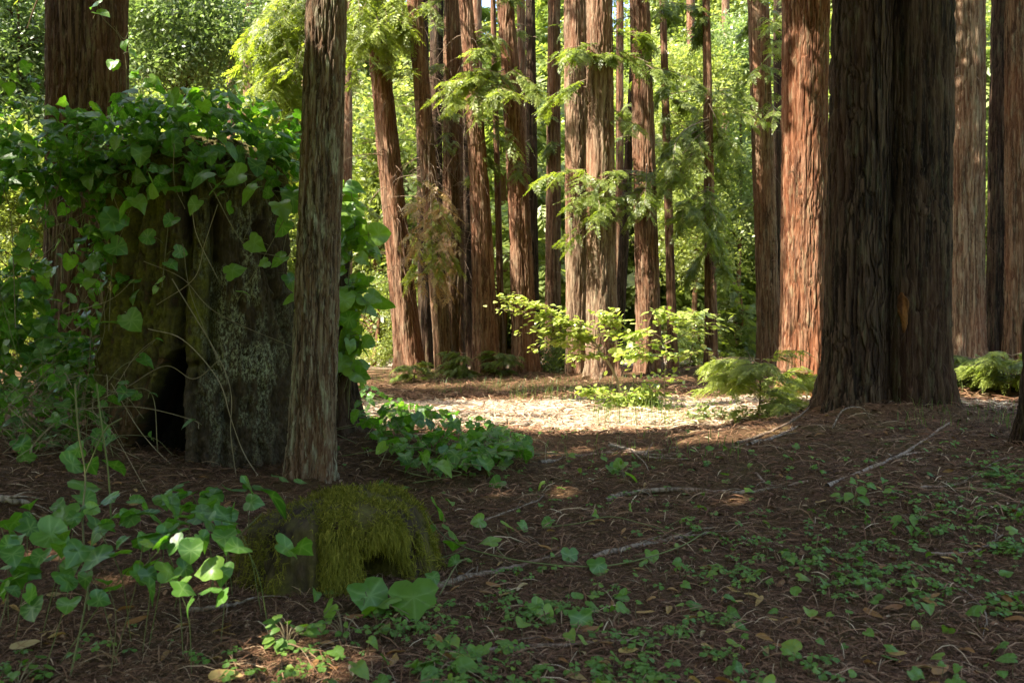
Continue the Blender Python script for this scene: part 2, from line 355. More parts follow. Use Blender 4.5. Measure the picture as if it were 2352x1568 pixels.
for _ in range(16): lit(P(rng.uniform(150, 680), rng.uniform(215, 330), 6.6), rng.uniform(.05, .12))
for _ in range(14): lit(P(rng.uniform(0, 300), rng.uniform(260, 800), 6.6), rng.uniform(.05, .1))
LIT = np.array(LIT)
def open_to_sun(pos, extra=.2):
    """True where foliage would stand in one of the sun gaps"""
    bad = np.zeros(len(pos), bool)
    for x, y, z, r in LIT:
        v = pos - np.array([x, y, z]); a = v @ L
        bad |= (a > .6) & (np.linalg.norm(v - a[:, None] * L, axis=1) < r + extra)
    return bad
def above_frame(pos, m=.5):
    return (pos[:, 1] < .3) | (pos[:, 2] > CH + .372 * pos[:, 1] + m)
# ---------------------------------------------------------------- trees
def bark_h(x, y, z, R, freq, stretch, seed):
    """height of the bark, 0 in a furrow and 1 on a ridge; coordinates on the trunk's cylinder so there is no seam"""
    w1 = fbm(x * freq * .3, y * freq * .3, z * freq * .16, seed + 40, 3) - .5
    w2 = vn(x * freq * 1.1, y * freq * 1.1, z * freq * .22, seed + 51) - .5
    wx = 3.0 * w1 + .9 * w2
    zz = z * freq / stretch
    a = vn(x * freq + wx, y * freq + wx, zz, seed)
    b = vn(x * freq * 2.2 - wx, y * freq * 2.2 + wx, zz * 2.1 + w2, seed + 7)
    c = fbm(x * freq * 3.6, y * freq * 3.6, z * freq * .24, seed + 13, 3)
    r1 = np.clip(np.abs(2 * a - 1) * 3.0, 0, 1) ** .8; r2 = np.clip(np.abs(2 * b - 1) * 3., 0, 1) ** .8
    e = vn(x * freq * 1.6 + 5, y * freq * 1.6, z * freq * .2, seed + 19)
    return np.clip(.34 * r1 + .26 * r2 + .45 * (c - .25) + .25 * (e - .35), 0, 1)
def trunk_mb(base, top, r0, r1, flare, nu, dz, seed, amp=.02, freq=16, stretch=9, section=None, bend=(0, 0), fine_to=None, H=None, lobes=.10):
    H = H or top[2]; fine_to = fine_to or H
    zs = list(np.arange(base[2] - .25, min(fine_to, H), dz)); s = dz
    while zs[-1] < H: s = min(s * 1.25, .6); zs.append(zs[-1] + s)
    zs = np.array(zs); nv = len(zs)
    th = np.arange(nu) / nu * 2 * math.pi
    TH, Z = np.meshgrid(th, zs)
    t = (Z - base[2]) / (top[2] - base[2]); tc = np.clip(t, 0, 1.6)
    cx = base[0] + (top[0] - base[0]) * t + bend[0] * np.sin(np.clip(t, 0, 1) * math.pi)
    cy = base[1] + (top[1] - base[1]) * t
    zr = np.maximum(Z - base[2], -.2)
    R = (r0 + (r1 - r0) * tc) * (1 + (flare - 1) * (np.exp(-zr / .22) * 1.1 + np.exp(-zr / .9) * .3))
    ph = np.random.default_rng(seed).uniform(0, 6.28, 4)
    lob = np.cos(3 * TH + ph[0]) + .8 * np.cos(5 * TH + ph[1] + Z * .2) + .5 * np.cos(8 * TH + ph[2])
    R = R * (1 + lobes * lob * np.exp(-zr / .55) + .03 * lob + .05 * (vn(np.cos(TH) * 2, np.sin(TH) * 2, Z * .7, seed + 3) - .5))
    if section is not None: R = R * section(TH, t)
    h = bark_h(np.cos(TH) * R, np.sin(TH) * R, Z, R, freq, stretch, seed)
    R2 = R + amp * 1.55 * (h - .7)
    V = np.stack([cx + np.cos(TH) * R2, cy + np.sin(TH) * R2, Z], -1)
    mb = MB(); mb.add(V, grid_faces(nu, nv, True), h.ravel())
    return mb
def axis_fn(base, top, r0, r1):
    def f(z):
        t = (z - base[2]) / (top[2] - base[2])
        return np.array([base[0] + (top[0] - base[0]) * t, base[1] + (top[1] - base[1]) * t, z]), max(r0 + (r1 - r0) * min(t, 1.6), .02)
    return f
def branch(mb, p0, d, Lb, droop, r0, nspr, ss, tints, keep=None, mat_b=1, mat_l=0, t0=.25, tpl=None, spread=1., bare=False, k=4):
    t = np.linspace(0, 1, 8)[:, None]
    d = nrm(d); wob = rng.normal(size=3) * .06 * Lb
    pts = p0 + d * Lb * t + np.array([0, 0, -droop * Lb]) * t ** 2 + wob * np.sin(t * 3.14) * [1, 1, .4]
    if keep is not None and not keep(pts[-1:])[0] and bare: return
    if keep is None or keep(pts[4:5])[0]: tube(mb, pts, r0 * (1 - .85 * t[:, 0]), k, rng.uniform(.1, .8), mat_b)
    if bare: return
    u = rng.uniform(t0, 1, nspr)
    pos = np.stack([np.interp(u, t[:, 0], pts[:, i]) for i in range(3)], -1)
    tan = nrm(pts[np.minimum((u * 7).astype(int) + 1, 7)] - pts[np.minimum((u * 7).astype(int), 6)])
    side = nrm(np.cross(tan, [0, 0, 1.])) * np.where(rng.random(nspr) < .5, -1, 1)[:, None]
    a = rng.uniform(.3, 1.15, nspr)[:, None] * spread
    dx = nrm(tan * np.cos(a) + side * np.sin(a) + np.array([0, 0, -.25]) + rng.normal(size=(nspr, 3)) * .15)
    up = nrm(np.array([0, 0, 1.]) + rng.normal(size=(nspr, 3)) * .3)
    sc = ss * rng.uniform(.6, 1.25, nspr) * (1.1 - .4 * u)
    tn = np.clip(rng.normal(tints, .17, nspr), 0, 1)
    if keep is not None:
        kk = keep(pos + dx * sc[:, None] * .5); pos, dx, up, sc, tn = pos[kk], dx[kk], up[kk], sc[kk], tn[kk]
    place(mb, tpl or SPR, pos, dx, up, sc, tn, mat_l)
def crown_mb(ax, z0, z1, nb, Lr, nspr, ss, tint=.5, keep=None, droop=.25, rise=.1, azr=None, tpl=None):
    mb = MB()
    for i in range(nb):
        z = z0 + (z1 - z0) * (i + rng.random()) / nb
        p, r = ax(z); az = rng.uniform(*(azr or (0, 6.283)))
        Lb = Lr * rng.uniform(.65, 1.2) * (1 - .45 * (z - z0) / (z1 - z0 + .01))
        branch(mb, p, np.array([math.cos(az), math.sin(az), rise]), Lb, droop, .012 + .006 * Lb, nspr, ss, tint, keep, tpl=tpl)
    return mb
def keep_canopy(pos): return above_frame(pos) & ~open_to_sun(pos, .12)
def keep_sun(pos): return ~open_to_sun(pos, .0)
TREES = {}
def tree(key, label, Xb, Yb, d, wb, Xt, wt, flare=1.25, mat='bark_red', nu=90, dz=.045, amp=.022, freq=15, stretch=9, H=14., crown=(14, 2.2, 11), bend=0, ycap=None, tint=.45, section=None, name='redwood_tree', group='redwood trunks of the grove', dtop=None, lobes=.14):
    b = P(Xb, Yb, d); b[2] = float(terr(b[0], b[1])); t = P(Xt, 0, dtop or d)
    if 14 < d < 20: wb, wt = wb * 1.12, wt * 1.12
    r0, r1 = wb / F * d / 2, wt / F * d / 2
    vis = t[2] + .4
    root = thing(name, label, 'tree', b, group)
    tm = trunk_mb(b, t, r0, r1, flare, int(nu * 1.6), dz * .8, hash(key) % 1000 if False else sum(map(ord, key)) * 7 % 997, amp, freq * 1.45, stretch * 1.25, section, (bend / F * d, 0), vis, H, lobes)
    tr = tm.build('trunk', M[mat], root, origin=b)
    ax = axis_fn(b, t, r0, r1)
    TREES[key] = dict(root=root, trunk=tr, ax=ax, b=b, d=d, cm=MB(), r=r0, t=t)
    if crown:
        nb, Lr, ns = crown
        c = crown_mb(ax, max(vis + .2, 5.), H - .3, max(3, int(nb * (.5 if d > 12 else 1))), Lr, ns, .75, tint, lambda p: above_frame(p, .2) & ~open_to_sun(p, .05))
        TREES[key]['cm'] = c
    return TREES[key]
def twin(TH, t):
    o = 0
    for c, R in ((-.295, .308), (.275, .338)):
        cu = c * np.cos(TH); s = np.sqrt(np.maximum(R * R - c * c + cu * cu, 0)); o = np.maximum(o, cu + s)
    return o / .6
tree('ivyredwood', 'wide dark redwood rising behind the leafy vines of the old stump', 205, 1000, 10.2, 178, 202, 172, 1.2, 'bark_umber_shaded', 200, .03, .03, 15, 10, 15, (12, 3.2, 14))
tree('thin', 'slim grey barked redwood standing just beside the hollow stump', 716, 1110, 5.9, 100, 751, 92, 1.22, 'bark_grey', 190, .016, .022, 24, 8, 13, None, lobes=.06)
tree('behindthin', 'pale pinkish far trunk showing just past the slim grey trunk', 797, 830, 21, 26, 798, 22, 1.1, 'bark_pale', 36, .1, .015, 12, 9, 14, (10, 2, 9))
tree('A', 'red leaning trunk at the outer edge of the clustered redwoods', 943, 866, 17, 56, 858, 38, 1.25, 'bark_red', 80, .05, .03, 13, 10, 14, (9, 2.2, 10))
tree('B', 'thin leaning redwood draped with bare hanging twigs in the cluster', 1022, 872, 16.6, 38, 952, 32, 1.15, 'bark_brown', 70, .05, .02, 15, 10, 14, (8, 1.8, 9))
tree('Bx', 'dark slim trunk in shade behind the red leaning edge trunk', 978, 850, 18.5, 30, 968, 26, 1.15, 'bark_shaded', 50, .07, .02, 13, 9, 14, (6, 1.8, 9))
tree('C', 'straight dark slender trunk behind the hanging bare twigs', 996, 845, 19.5, 30, 1004, 27, 1.15, 'bark_shaded', 50, .07, .02, 13, 9, 14, (6, 1.8, 9))
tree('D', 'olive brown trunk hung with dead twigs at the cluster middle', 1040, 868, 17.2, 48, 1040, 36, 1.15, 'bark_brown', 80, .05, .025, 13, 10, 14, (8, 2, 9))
tree('G', 'almost black trunk in the gap between cluster trunks', 1068, 850, 19.5, 34, 1066, 30, 1.15, 'bark_shaded', 50, .07, .02, 13, 9, 14, None)
tree('E', 'red brown trunk leaning hard, its foot right of the cluster middle', 1116, 862, 16.4, 52, 1069, 28, 1.12, 'bark_red', 90, .05, .028, 13, 10, 14, (9, 2, 10), bend=8)
tree('H', 'pole thin stem squeezed between two red brown redwoods', 1153, 834, 17, 15, 1132, 11, 1.1, 'bark_red', 26, .08, .006, 20, 9, 10, None)
tree('I', 'stout red brown redwood behind the tip of the sunlit sapling branch', 1206, 854, 16.5, 54, 1160, 33, 1.22, 'bark_red', 100, .045, .03, 12, 10, 14, (10, 2.3, 11), bend=6)
tree('J', 'dark straight trunk close behind the stout red brown redwood', 1226, 845, 18.5, 24, 1218, 20, 1.1, 'bark_shaded', 46, .07, .02, 13, 9, 14, (6, 1.8, 9))
tree('Jx', 'shaded narrow trunk glimpsed high behind the stout redwood', 1206, 842, 20.5, 22, 1197, 19, 1.1, 'bark_brown', 40, .08, .02, 13, 9, 14, None)
tree('K', 'smooth looking olive brown trunk standing alone in a bright gap', 1269, 842, 19, 34, 1273, 25, 1.15, 'bark_brown', 60, .06, .02, 15, 9, 14, (8, 2, 10))
tree('L', 'tan furrowed redwood, left one of the touching pair', 1327, 864, 15.8, 48, 1323, 50, 1.1, 'bark_pale', 100, .045, .028, 13, 10, 14, (9, 2.3, 10))
tree('M', 'broadest tan redwood of the touching pair behind the sapling', 1383, 868, 15., 64, 1376, 54, 1.2, 'bark_pale', 120, .045, .03, 13, 10, 14, (10, 2.3, 11))
tree('Nx', 'narrow trunk half hidden behind the broadest tan redwood', 1422, 846, 20.5, 20, 1424, 17, 1.1, 'bark_brown', 40, .08, .015, 13, 9, 14, None)
tree('N', 'dark slanting trunk tipped to the right behind the tan pair', 1418, 846, 19, 22, 1464, 15, 1.1, 'bark_shaded', 40, .08, .015, 13, 9, 14, (5, 1.6, 8))
tree('O', 'red redwood with one bright and one shaded side right of tan pair', 1494, 864, 16., 50, 1470, 40, 1.15, 'bark_red', 100, .045, .03, 13, 10, 14, (9, 2.2, 10))
tree('Pp', 'reddish pole sized trunk rising above the shrub of yellow green leaves', 1546, 846, 17.5, 20, 1522, 14, 1.1, 'bark_red', 34, .08, .01, 16, 9, 12, (5, 1.5, 8))
tree('Q', 'lone slender reddish trunk in the open bright gap', 1636, 852, 16.5, 26, 1622, 15, 1.15, 'bark_red', 50, .06, .012, 16, 9, 12, (6, 1.7, 9))
tree('R', 'brown lichen streaked redwood left of the glowing orange trunk', 1770, 838, 17, 46, 1741, 42, 1.15, 'bark_brown', 100, .045, .028, 12, 10, 14, (9, 2.2, 10))
tree('Rx', 'thin dark stem right behind the lichen streaked redwood', 1787, 836, 18.2, 20, 1787, 18, 1.1, 'bark_shaded', 40, .08, .015, 13, 9, 14, None)
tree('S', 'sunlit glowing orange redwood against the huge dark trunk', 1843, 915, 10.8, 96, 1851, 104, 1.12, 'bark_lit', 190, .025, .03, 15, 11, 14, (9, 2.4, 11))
tree('T', 'huge nearly black redwood of two fused stems on the needle mound', 2026, 948, 7.8, 276, 2044, 268, 1.16, 'bark_shaded', 440, .018, .05, 11, 20, 15, (13, 3., 13), section=twin, lobes=.05)
tree('U', 'pale tan redwood behind the huge dark fused trunk', 2219, 840, 13, 78, 2226, 70, 1.18, 'bark_pale', 140, .035, .028, 13, 10, 14, (9, 2.2, 10))
tree('V', 'dark edged redwood just right of the gap beside the tan trunk', 2288, 824, 13.6, 48, 2300, 42, 1.15, 'bark_shaded', 100, .045, .025, 12, 10, 14, (7, 2, 9))
tree('W', 'grey brown redwood at the frame edge overlapping the dark one', 2340, 848, 12.6, 56, 2343, 62, 1.1, 'bark_brown', 120, .04, .028, 12, 10, 14, (7, 2, 9))
tree('X', 'black trunk foot just cut by the right picture border', 2408, 1012, 5.8, 96, 2420, 90, 1.35, 'bark_shaded', 150, .03, .03, 13, 10, 13, (9, 2.6, 11))
for k, (X, w, dd, lb) in enumerate([(531, 20, 24, 'dim narrow trunk in the shade under the blue green foliage'), (568, 26, 22.5, 'dim wider trunk beside the narrow one under the blue green foliage'),
                                    (1100, 24, 25, 'hazy brown trunk far behind the cluster'), (700, 24, 24, 'hidden far trunk carrying the yellow green drooping boughs'), (1600, 22, 27, 'crooked dark far trunk behind the lone slender trunk'), (1665, 20, 30, 'faint far trunk in the dark pocket behind the clearing')]):
    tree('far%d' % k, lb, X, 830, dd, w, X + [0, 4, -5, 4, -14, 2][k], w * .9, 1.15, 'bark_brown', 34, .12, .012, 12, 9, 15, (10, 2.6, 12), group='far trunks behind the grove')
# the orange bare wood patch on the huge trunk
T = TREES['T']
pc = P(2098, 712, 7.35); mbw = MB()
dpt = T['trunk'].data
co = np.empty(len(dpt.vertices) * 3, np.float32); dpt.vertices.foreach_get('co', co); co = co.reshape(-1, 3) + T['b']
uu, vv = np.meshgrid(np.linspace(-1, 1, 15), np.linspace(0, 1, 30))
wd = (.85 + .5 * (fbm(uu * 0 + np.sign(uu) * 3, 0, vv * 9, 8, 3) - .3)) * .046 * np.sin(np.pi * np.clip(vv, .02, 1) ** 1.5) ** .6 * (1.0 - .25 * vv) + .002
cx = pc[0] + (uu + .12 * np.sin(vv * 9)) * wd + .012 * np.sin(vv * 4); cz = pc[2] - .20 + .36 * vv
fr = co[(co[:, 1] < T['b'][1])]
yy = np.array([[fr[np.argmin((fr[:, 0] - a) ** 2 + (fr[:, 2] - b) ** 2), 1] for a, b in zip(r1_, r2_)] for r1_, r2_ in zip(cx, cz)])
sm = np.pad(yy, 2, mode='edge'); ym = np.minimum.reduce([sm[i:i + yy.shape[0], j:j + yy.shape[1]] for i in range(5) for j in range(5)])
ym = ym - .012 * (1 - uu ** 2) ** .5 + .01 * np.abs(uu) - .004 + .006 * (fbm(cx * 40, 0, cz * 8, 2, 3) - .5)
mbw.add(np.stack([cx, ym, cz], -1), grid_faces(15, 30, False)[:, ::-1], np.clip(fbm(cx * 50, 0, cz * 7, 4, 3), 0, 1).ravel())
w_ = mbw.build('bark_wound', M['wound'], T['root'], origin=T['b']); w_['label'] = 'pointed orange patch of bare wood'
# low boughs that the photograph shows in front of the trunks
def bough(key, p0, p1, n, ss, tint, droop=.12, mat_l=0, r=.012, sub=3, spread=1., keep=None):
    mb = TREES[key]['cm']; p0 = np.asarray(p0); p1 = np.asarray(p1); v = p1 - p0; Lb = np.linalg.norm(v)
    branch(mb, p0, v + np.array([0, 0, droop * Lb]), Lb, droop, r, n, ss, tint, keep, spread=spread, mat_l=mat_l)
    for i in range(sub):
        t = rng.uniform(.35, .9); q = p0 + v * t; a = rng.uniform(-.9, .9)
        d = nrm(v); s = nrm(np.cross(d, [0, 0, 1])); branch(mb, q, d * math.cos(a) + s * math.sin(a) + [0, 0, rng.uniform(-.3, .05)], Lb * rng.uniform(.25, .5), .25, r * .5, n // 2, ss, tint, keep, mat_l=mat_l)
for X, Y, dd in ((1015, 190, -1.4), (1020, 225, -1.2), (1060, 165, -1.), (1230, 195, -.9), (1150, 215, -1.6), (1090, 240, -1.3)):
    bough('I', P(1165, 150 + rng.uniform(0, 40), 16.4), P(X, Y, 16.5 + dd), 30, .36, .78, .1)
for X, Y, dd in ((1300, 440, -.8), (1400, 395, -1.2), (1330, 460, -1.), (1480, 470, -.8), (1380, 470, -1.), (1300, 390, -.6)):
    bough('O', P(1485, 370 + rng.uniform(0, 60), 15.9), P(X, Y, 15.4 + dd), 26, .34, .62, .1)
for i in range(16):
    y = rng.uniform(-20, 90); bough('A', P(866, y - 40, 16.8), P(rng.uniform(790, 960), y + rng.uniform(10, 60), 16 + rng.uniform(-.8, .8)), 24, .42, .88, .2)
for i in range(18):
    y = rng.uniform(450, 640); bough('B', P(990, y - 60, 16.4), P(rng.uniform(920, 1060), y + rng.uniform(10, 70), 15.6 + rng.uniform(-.5, .5)), 14, .25, *((.6, .15, 2) if rng.random() < .5 else (.95, .15, 0)))
for i in range(34):
    y = rng.uniform(-30, 420); bough('far3', P(706, y - 90, 15.0), P(rng.uniform(575, 720), y + rng.uniform(0, 70), 14.3 + rng.uniform(-1., 1.)), 24, .45, .8, .35)
for i in range(18):
    y = rng.uniform(260, 620); bough('Q', P(1628, y - 40, 16.4), P(rng.uniform(1500, 1700), y + rng.uniform(0, 90), 16 + rng.uniform(-1, .7)), 18, .36, .68, .3)
for i in range(22):
    y = rng.uniform(-40, 230); k = rng.choice(['O', 'M', 'Pp', 'Q', 'R']); a, _ = TREES[k]['ax'](P(0, y, TREES[k]['d'])[2])
    e = a + np.array([rng.uniform(-1., 1.2), rng.uniform(-1.3, .2), rng.uniform(-.7, -.1)]); bough(k, a, e, 18, .4, .5, .25)
for i in range(9):
    y = rng.uniform(0, 240); a, _ = TREES['R']['ax'](P(0, y, 17)[2]); bough('R', a, a + np.array([rng.uniform(-.4, .6), -.9, -.5]), 14, .3, .6, .2)
for i in range(14):
    k = rng.choice(['E', 'D', 'I', 'J', 'K']); y = rng.uniform(-20, 330); a, _ = TREES[k]['ax'](P(0, y, TREES[k]['d'])[2]); bough(k, a, a + np.array([rng.uniform(-.9, .9), rng.uniform(-1., .2), rng.uniform(-.6, -.1)]), 14, .36, .55, .25)
for i in range(46):
    k = rng.choice(['A', 'B', 'D', 'E', 'I', 'J', 'K', 'L', 'M', 'N', 'O', 'Pp', 'Q', 'R', 'behindthin', 'C']); y = rng.uniform(-40, 520); a, _ = TREES[k]['ax'](P(0, y, TREES[k]['d'])[2])
    bough(k, a, a + np.array([rng.uniform(-1., 1.), rng.uniform(-1.1, .3), rng.uniform(-.5, .05)]), 12, .26, rng.uniform(.35, .85), .25, r=.007, sub=4)
# bare drooping twigs on the cluster trunks
for k, n, Lr in (('A', 60, 1.5), ('B', 110, .9), ('D', 80, .8), ('C', 26, .8), ('E', 26, .8), ('Bx', 30, 1.), ('behindthin', 40, 1.8), ('J', 14, .7), ('R', 12, .6), ('I', 8, .6), ('L', 5, .5), ('M', 5, .5), ('O', 8, .6), ('Q', 12, .8), ('Pp', 8, .6), ('K', 6, .5), ('U', 3, .5), ('S', 4, .3)):
    for i in range(n):
        z = rng.uniform(1.8, 7.2); p, r = TREES[k]['ax'](z); az = rng.uniform(3.0, 6.5) if rng.random() < .8 else rng.uniform(0, 6.28)
        branch(TREES[k]['cm'], p + np.array([math.cos(az), math.sin(az), 0]) * r * .8, [math.cos(az), math.sin(az), rng.uniform(-.2, .3)], Lr * rng.uniform(.4, 1.2), rng.uniform(.3, 1.3), .007, 0, .1, .9, None, bare=True, k=3)
# ------------- unseen high canopy added to shade the scene, joined to tree crowns
def shade(key, n, box, ss=.85, lim=.15):
    lo, hi = np.array(box[0]), np.array(box[1]); mb = TREES[key]['cm']; ax = TREES[key]['ax']
    pos = rng.uniform(lo, hi, (n, 3)); dx = rdir(n, .4); up = nrm(np.array([0, 0, 1.]) + rng.normal(size=(n, 3)) * .5)
    k = above_frame(pos + dx * .4, .35)
    tmp = MB(); place(tmp, SPR2, pos[k], dx[k], up[k], ss * rng.uniform(.7, 1.2, k.sum()), np.clip(rng.normal(.4, .2, k.sum()), 0, 1))
    V = tmp.V[0]; q = tmp.Q[0]; ce = V[q].mean(1); q = q[~open_to_sun(ce, .05)]; mb.add(V, q, tmp.T[0])
    for i in range(14):
        e = rng.uniform(lo, hi); a, r = ax(e[2] - rng.uniform(.2, 1.2)); pts = smooth_path([a, (a + e) / 2 + [0, 0, .3], e], 8)
        if above_frame(pts, .1).all(): tube(mb, pts, np.linspace(.05, .01, 8), 5, .4, 1)
def unseen_tree(key, label, x, y, r, H=16):  # unseen redwood added to hold up the shading canopy
    b = np.array([x, y, float(terr(x, y))]); t = b + [.1, .1, H]
    root = thing('redwood_tree', label, 'tree', b, 'added unseen redwoods whose crowns shade the floor')
    tr = trunk_mb(b, t, r, r * .6, 1.25, 60, .12, int(x * 31 + 400) % 91, .025, 13, 10, H=H).build('trunk', M['bark_brown'], root, origin=b)
    TREES[key] = dict(root=root, trunk=tr, ax=axis_fn(b, t, r, r * .6), b=b, d=y, cm=MB(), r=r, t=t)
unseen_tree('e1', 'added unseen redwood past the vine curtain that casts shade', -7.8, 3.6, .4)
unseen_tree('e2', 'added unseen redwood behind the viewer that shades the stump side', -4.2, -1.6, .35)
unseen_tree('e3', 'added unseen redwood far past the vine curtain that casts shade', -11.5, 1.5, .4)
shade('thin', 2600, ((-5, .5, 5.5), (1.5, 6.3, 11)))
shade('e1', 4200, ((-11, 0., 6.), (-4.5, 6.3, 12.)))
shade('e2', 3600, ((-8, -5., 5.), (-.5, 1.2, 11.)))
shade('e3', 3600, ((-15, -3.5, 7), (-9, 5.5, 13.)))
shade('e1', 3600, ((-15, 3.5, 6.5), (-6, 9.3, 12.)))
shade('e1', 3000, ((-12.5, 5.5, 6.), (-6.5, 9.5, 11.)))
shade('T', 800, ((.5, 3.5, 6.), (6.5, 9.5, 11)))
shade('A', 260, ((-9.5, 11.5, 8.6), (-1, 17, 13)))
shade('S', 300, ((-5, 7, 8), (2, 10.5, 13)))
shade('U', 500, ((-1, 8, 8), (7, 13, 13)))
for k, t in TREES.items():
    if t['cm'].V: t['cm'].build('crown', [M['needle'], M['twig'], M['brown_needle']], t['root'], origin=t['b'])  # crowns also hold the added shade foliage
# ---------------------------------------------------------------- far woods: one mass of foliage, tree beyond tree
fw = MB(); 
for row, (y0, y1, n) in enumerate([(24, 28, 12), (29, 34, 24), (35, 42, 32), (43, 54, 42)]):
    for i in range(n):
        y = rng.uniform(y0, y1); x = ((i + rng.random()) / n * 2 - 1) * (y * .72 + 3)
        zb = float(terr(x, y)); Ht = rng.uniform(*((5, 10), (6, 11), (6, 11), (9, 16))[row]); rad = rng.uniform(1.3, 2.7); leafy = rng.random() < .45
        if row < 2: tube(fw, [[x, y, zb - .3], [x + .1, y, zb + Ht * .5], [x, y, zb + Ht]], [.22, .16, .03], 7, .5, 1)
        nb = int(26 + 8 * rng.random())
        for b in range(nb):
            z = zb + Ht * (.06 + .94 * rng.random()); rr = rad * (1.1 - (z - zb) / Ht) ** .6; a = rng.uniform(0, 6.28)
            c = np.array([x + math.cos(a) * rr * .8, y + math.sin(a) * rr * .8, z]); k = int(16 * (1.2 if leafy else 1))
            s0 = .55 + .012 * y
            pos = c + rng.normal(size=(k, 3)) * [.55, .55, .28]
            tn = np.clip(rng.normal(.5 + .25 * (leafy), .2, k) + rng.normal(0, .15), 0, 1)
            if leafy: place(fw, CLUMP, pos, rdir(k, .4), nrm(np.array([0, 0, 1.]) + rng.normal(size=(k, 3)) * .5), s0 * 1.1, tn, 0)
            else: place(fw, SPR2, pos, nrm(np.array([math.cos(a), math.sin(a), -.35]) + rng.normal(size=(k, 3)) * .5), nrm(np.array([0, 0, 1.]) + rng.normal(size=(k, 3)) * .4), s0 * 1.25 * rng.uniform(.7, 1.2, k), tn, 0)
w = fw.build('far_woods', [M['far'], M['bark_brown']]); w['kind'] = 'stuff'; w['label'] = 'sunlit mass of green woods closing off the view'
# nearer leafy trees that stand out from the mass
def leafy_tree(name, label, X, Yt, Yb, d, wpx, n, mat, tints, s, cat='tree', z0=None, tpl=CLUMP, squash=.3):
    b = P(X, 830, d); b[2] = float(terr(b[0], b[1])); root = thing(name, label, cat, b)
    zt, zb = P(X, Yt, d)[2], P(X, Yb, d)[2]; rad = wpx / F * d / 2
    tb = MB(); tube(tb, smooth_path([b - [0, 0, .2], (b + [b[0], b[1], zt]) / 2 + [.15, 0, 0], [b[0] + .1, b[1], zt - .2]], 12), np.linspace(.05 + .03 * rad, .02, 12), 8, .5)
    cb = MB()
    nc = max(6, n // 22)
    for i in range(nc):
        z = rng.uniform(zb, zt); rr = rad * math.sqrt(max(.1, 1 - ((z - zb) / (zt - zb) * 1.3 - .45) ** 2)) * rng.uniform(.3, 1.); a = rng.uniform(0, 6.28)
        c = np.array([b[0] + math.cos(a) * rr, b[1] + math.sin(a) * rr, z])
        tube(tb, smooth_path([[b[0], b[1], max(z - rr * .5, b[2] + .2)], (np.array([b[0], b[1], z]) + c) / 2 - [0, 0, .1], c], 5), np.linspace(.022, .006, 5), 4, .4)
        k = 22; pos = c + rng.normal(size=(k, 3)) * np.array([1, 1, squash * 2]) * s * .75
        tn = np.clip(rng.normal(tints, .2, k), 0, 1); kk = ~open_to_sun(pos, .1)
        place(cb, tpl, pos[kk], rdir(k, .5)[kk], nrm(np.array([0, 0, 1.]) + rng.normal(size=(k, 3)) * .5)[kk], s * rng.uniform(.7, 1.2, k)[kk], tn[kk])
    tb.build('trunk', M['bark_brown'], root, origin=b); cb.build('crown', mat, root, origin=b)
leafy_tree('laurel_tree', 'blue green leafy tree top above the vine covered stump', 415, -60, 190, 20, 300, 1250, M['blueleaf'], .6, .5)
leafy_tree('laurel_tree', 'dull green leafy tree filling the upper left corner', 30, -80, 330, 19, 260, 1250, M['blueleaf'], .3, .5)
leafy_tree('maple_tree', 'pale green bush leaved tree behind the vine curtain', 60, 340, 800, 18, 300, 1500, M['far'], .75, .45)
leafy_tree('understory_shrub', 'bright low shrub past the slim grey trunk', 855, 640, 830, 19.5, 130, 500, M['far'], .7, .3, 'shrub')
leafy_tree('maple_tree', 'yellow green tree in the gap right of the tan pair', 1590, 120, 620, 24, 200, 1300, M['far'], .85, .5)
leafy_tree('laurel_tree', 'blue tinged green tree beside the lichen streaked redwood', 1690, 60, 560, 25, 150, 1000, M['blueleaf'], .7, .5)
leafy_tree('fir_sapling', 'dark green bushy young fir near the far clearing', 1690, 640, 825, 21, 90, 500, M['needle'], .2, .32, 'tree', None, SPR2)
leafy_tree('understory_shrub', 'small bright shrub at the foot of the lone slender trunk', 1590, 740, 850, 18, 80, 240, M['sap'], .5, .22, 'shrub')
leafy_tree('understory_shrub', 'dark low shrub behind the sapling by the tan pair', 1290, 790, 870, 17, 130, 260, M['needle'], .25, .25, 'shrub')
leafy_tree('maple_tree', 'light green tree filling the gap beside the frame edge redwoods', 2268, 60, 780, 24, 130, 900, M['far'], .7, .5)
# ---------------------------------------------------------------- the hollow stump
sc_ = P(466, 1100, 6.95); sb = np.array([sc_[0], 6.95, float(terr(sc_[0], 6.3))])
root = thing('hollow_stump', 'huge burnt hollow stump with mossy lobes under a cap of vines', 'stump', sb)
NU, NV = 620, 320
TH, Z = np.meshgrid(np.arange(NU) / NU * 2 * math.pi, np.linspace(-.2, 2.45, NV))
R = .70 - .035 * Z + .16 * np.exp(-np.maximum(Z, 0) / .35)
R = R * (1 + .05 * np.cos(3 * TH + 1) + .05 * np.cos(5 * TH + .4 + Z * .3) + .03 * np.cos(9 * TH + Z * .5))
R *= np.where(Z > 2.1, 1 - .5 * ((Z - 2.1) / .35) ** 2, 1)
x0 = sb[0] + np.cos(TH) * R; y0 = sb[1] + np.sin(TH) * R * .92; zz = sb[2] + Z
PX = CX + F * x0 / y0; PY = HY + F * (CH - zz) / y0
def pl_dist(pts):
    d = np.full(PX.shape, 1e9)
    for (a, b), (c, e) in zip(pts[:-1], pts[1:]):
        vx, vy = c - a, e - b; t = np.clip(((PX - a) * vx + (PY - b) * vy) / (vx * vx + vy * vy), 0, 1)
        d = np.minimum(d, np.hypot(PX - a - vx * t, PY - b - vy * t))
    return d
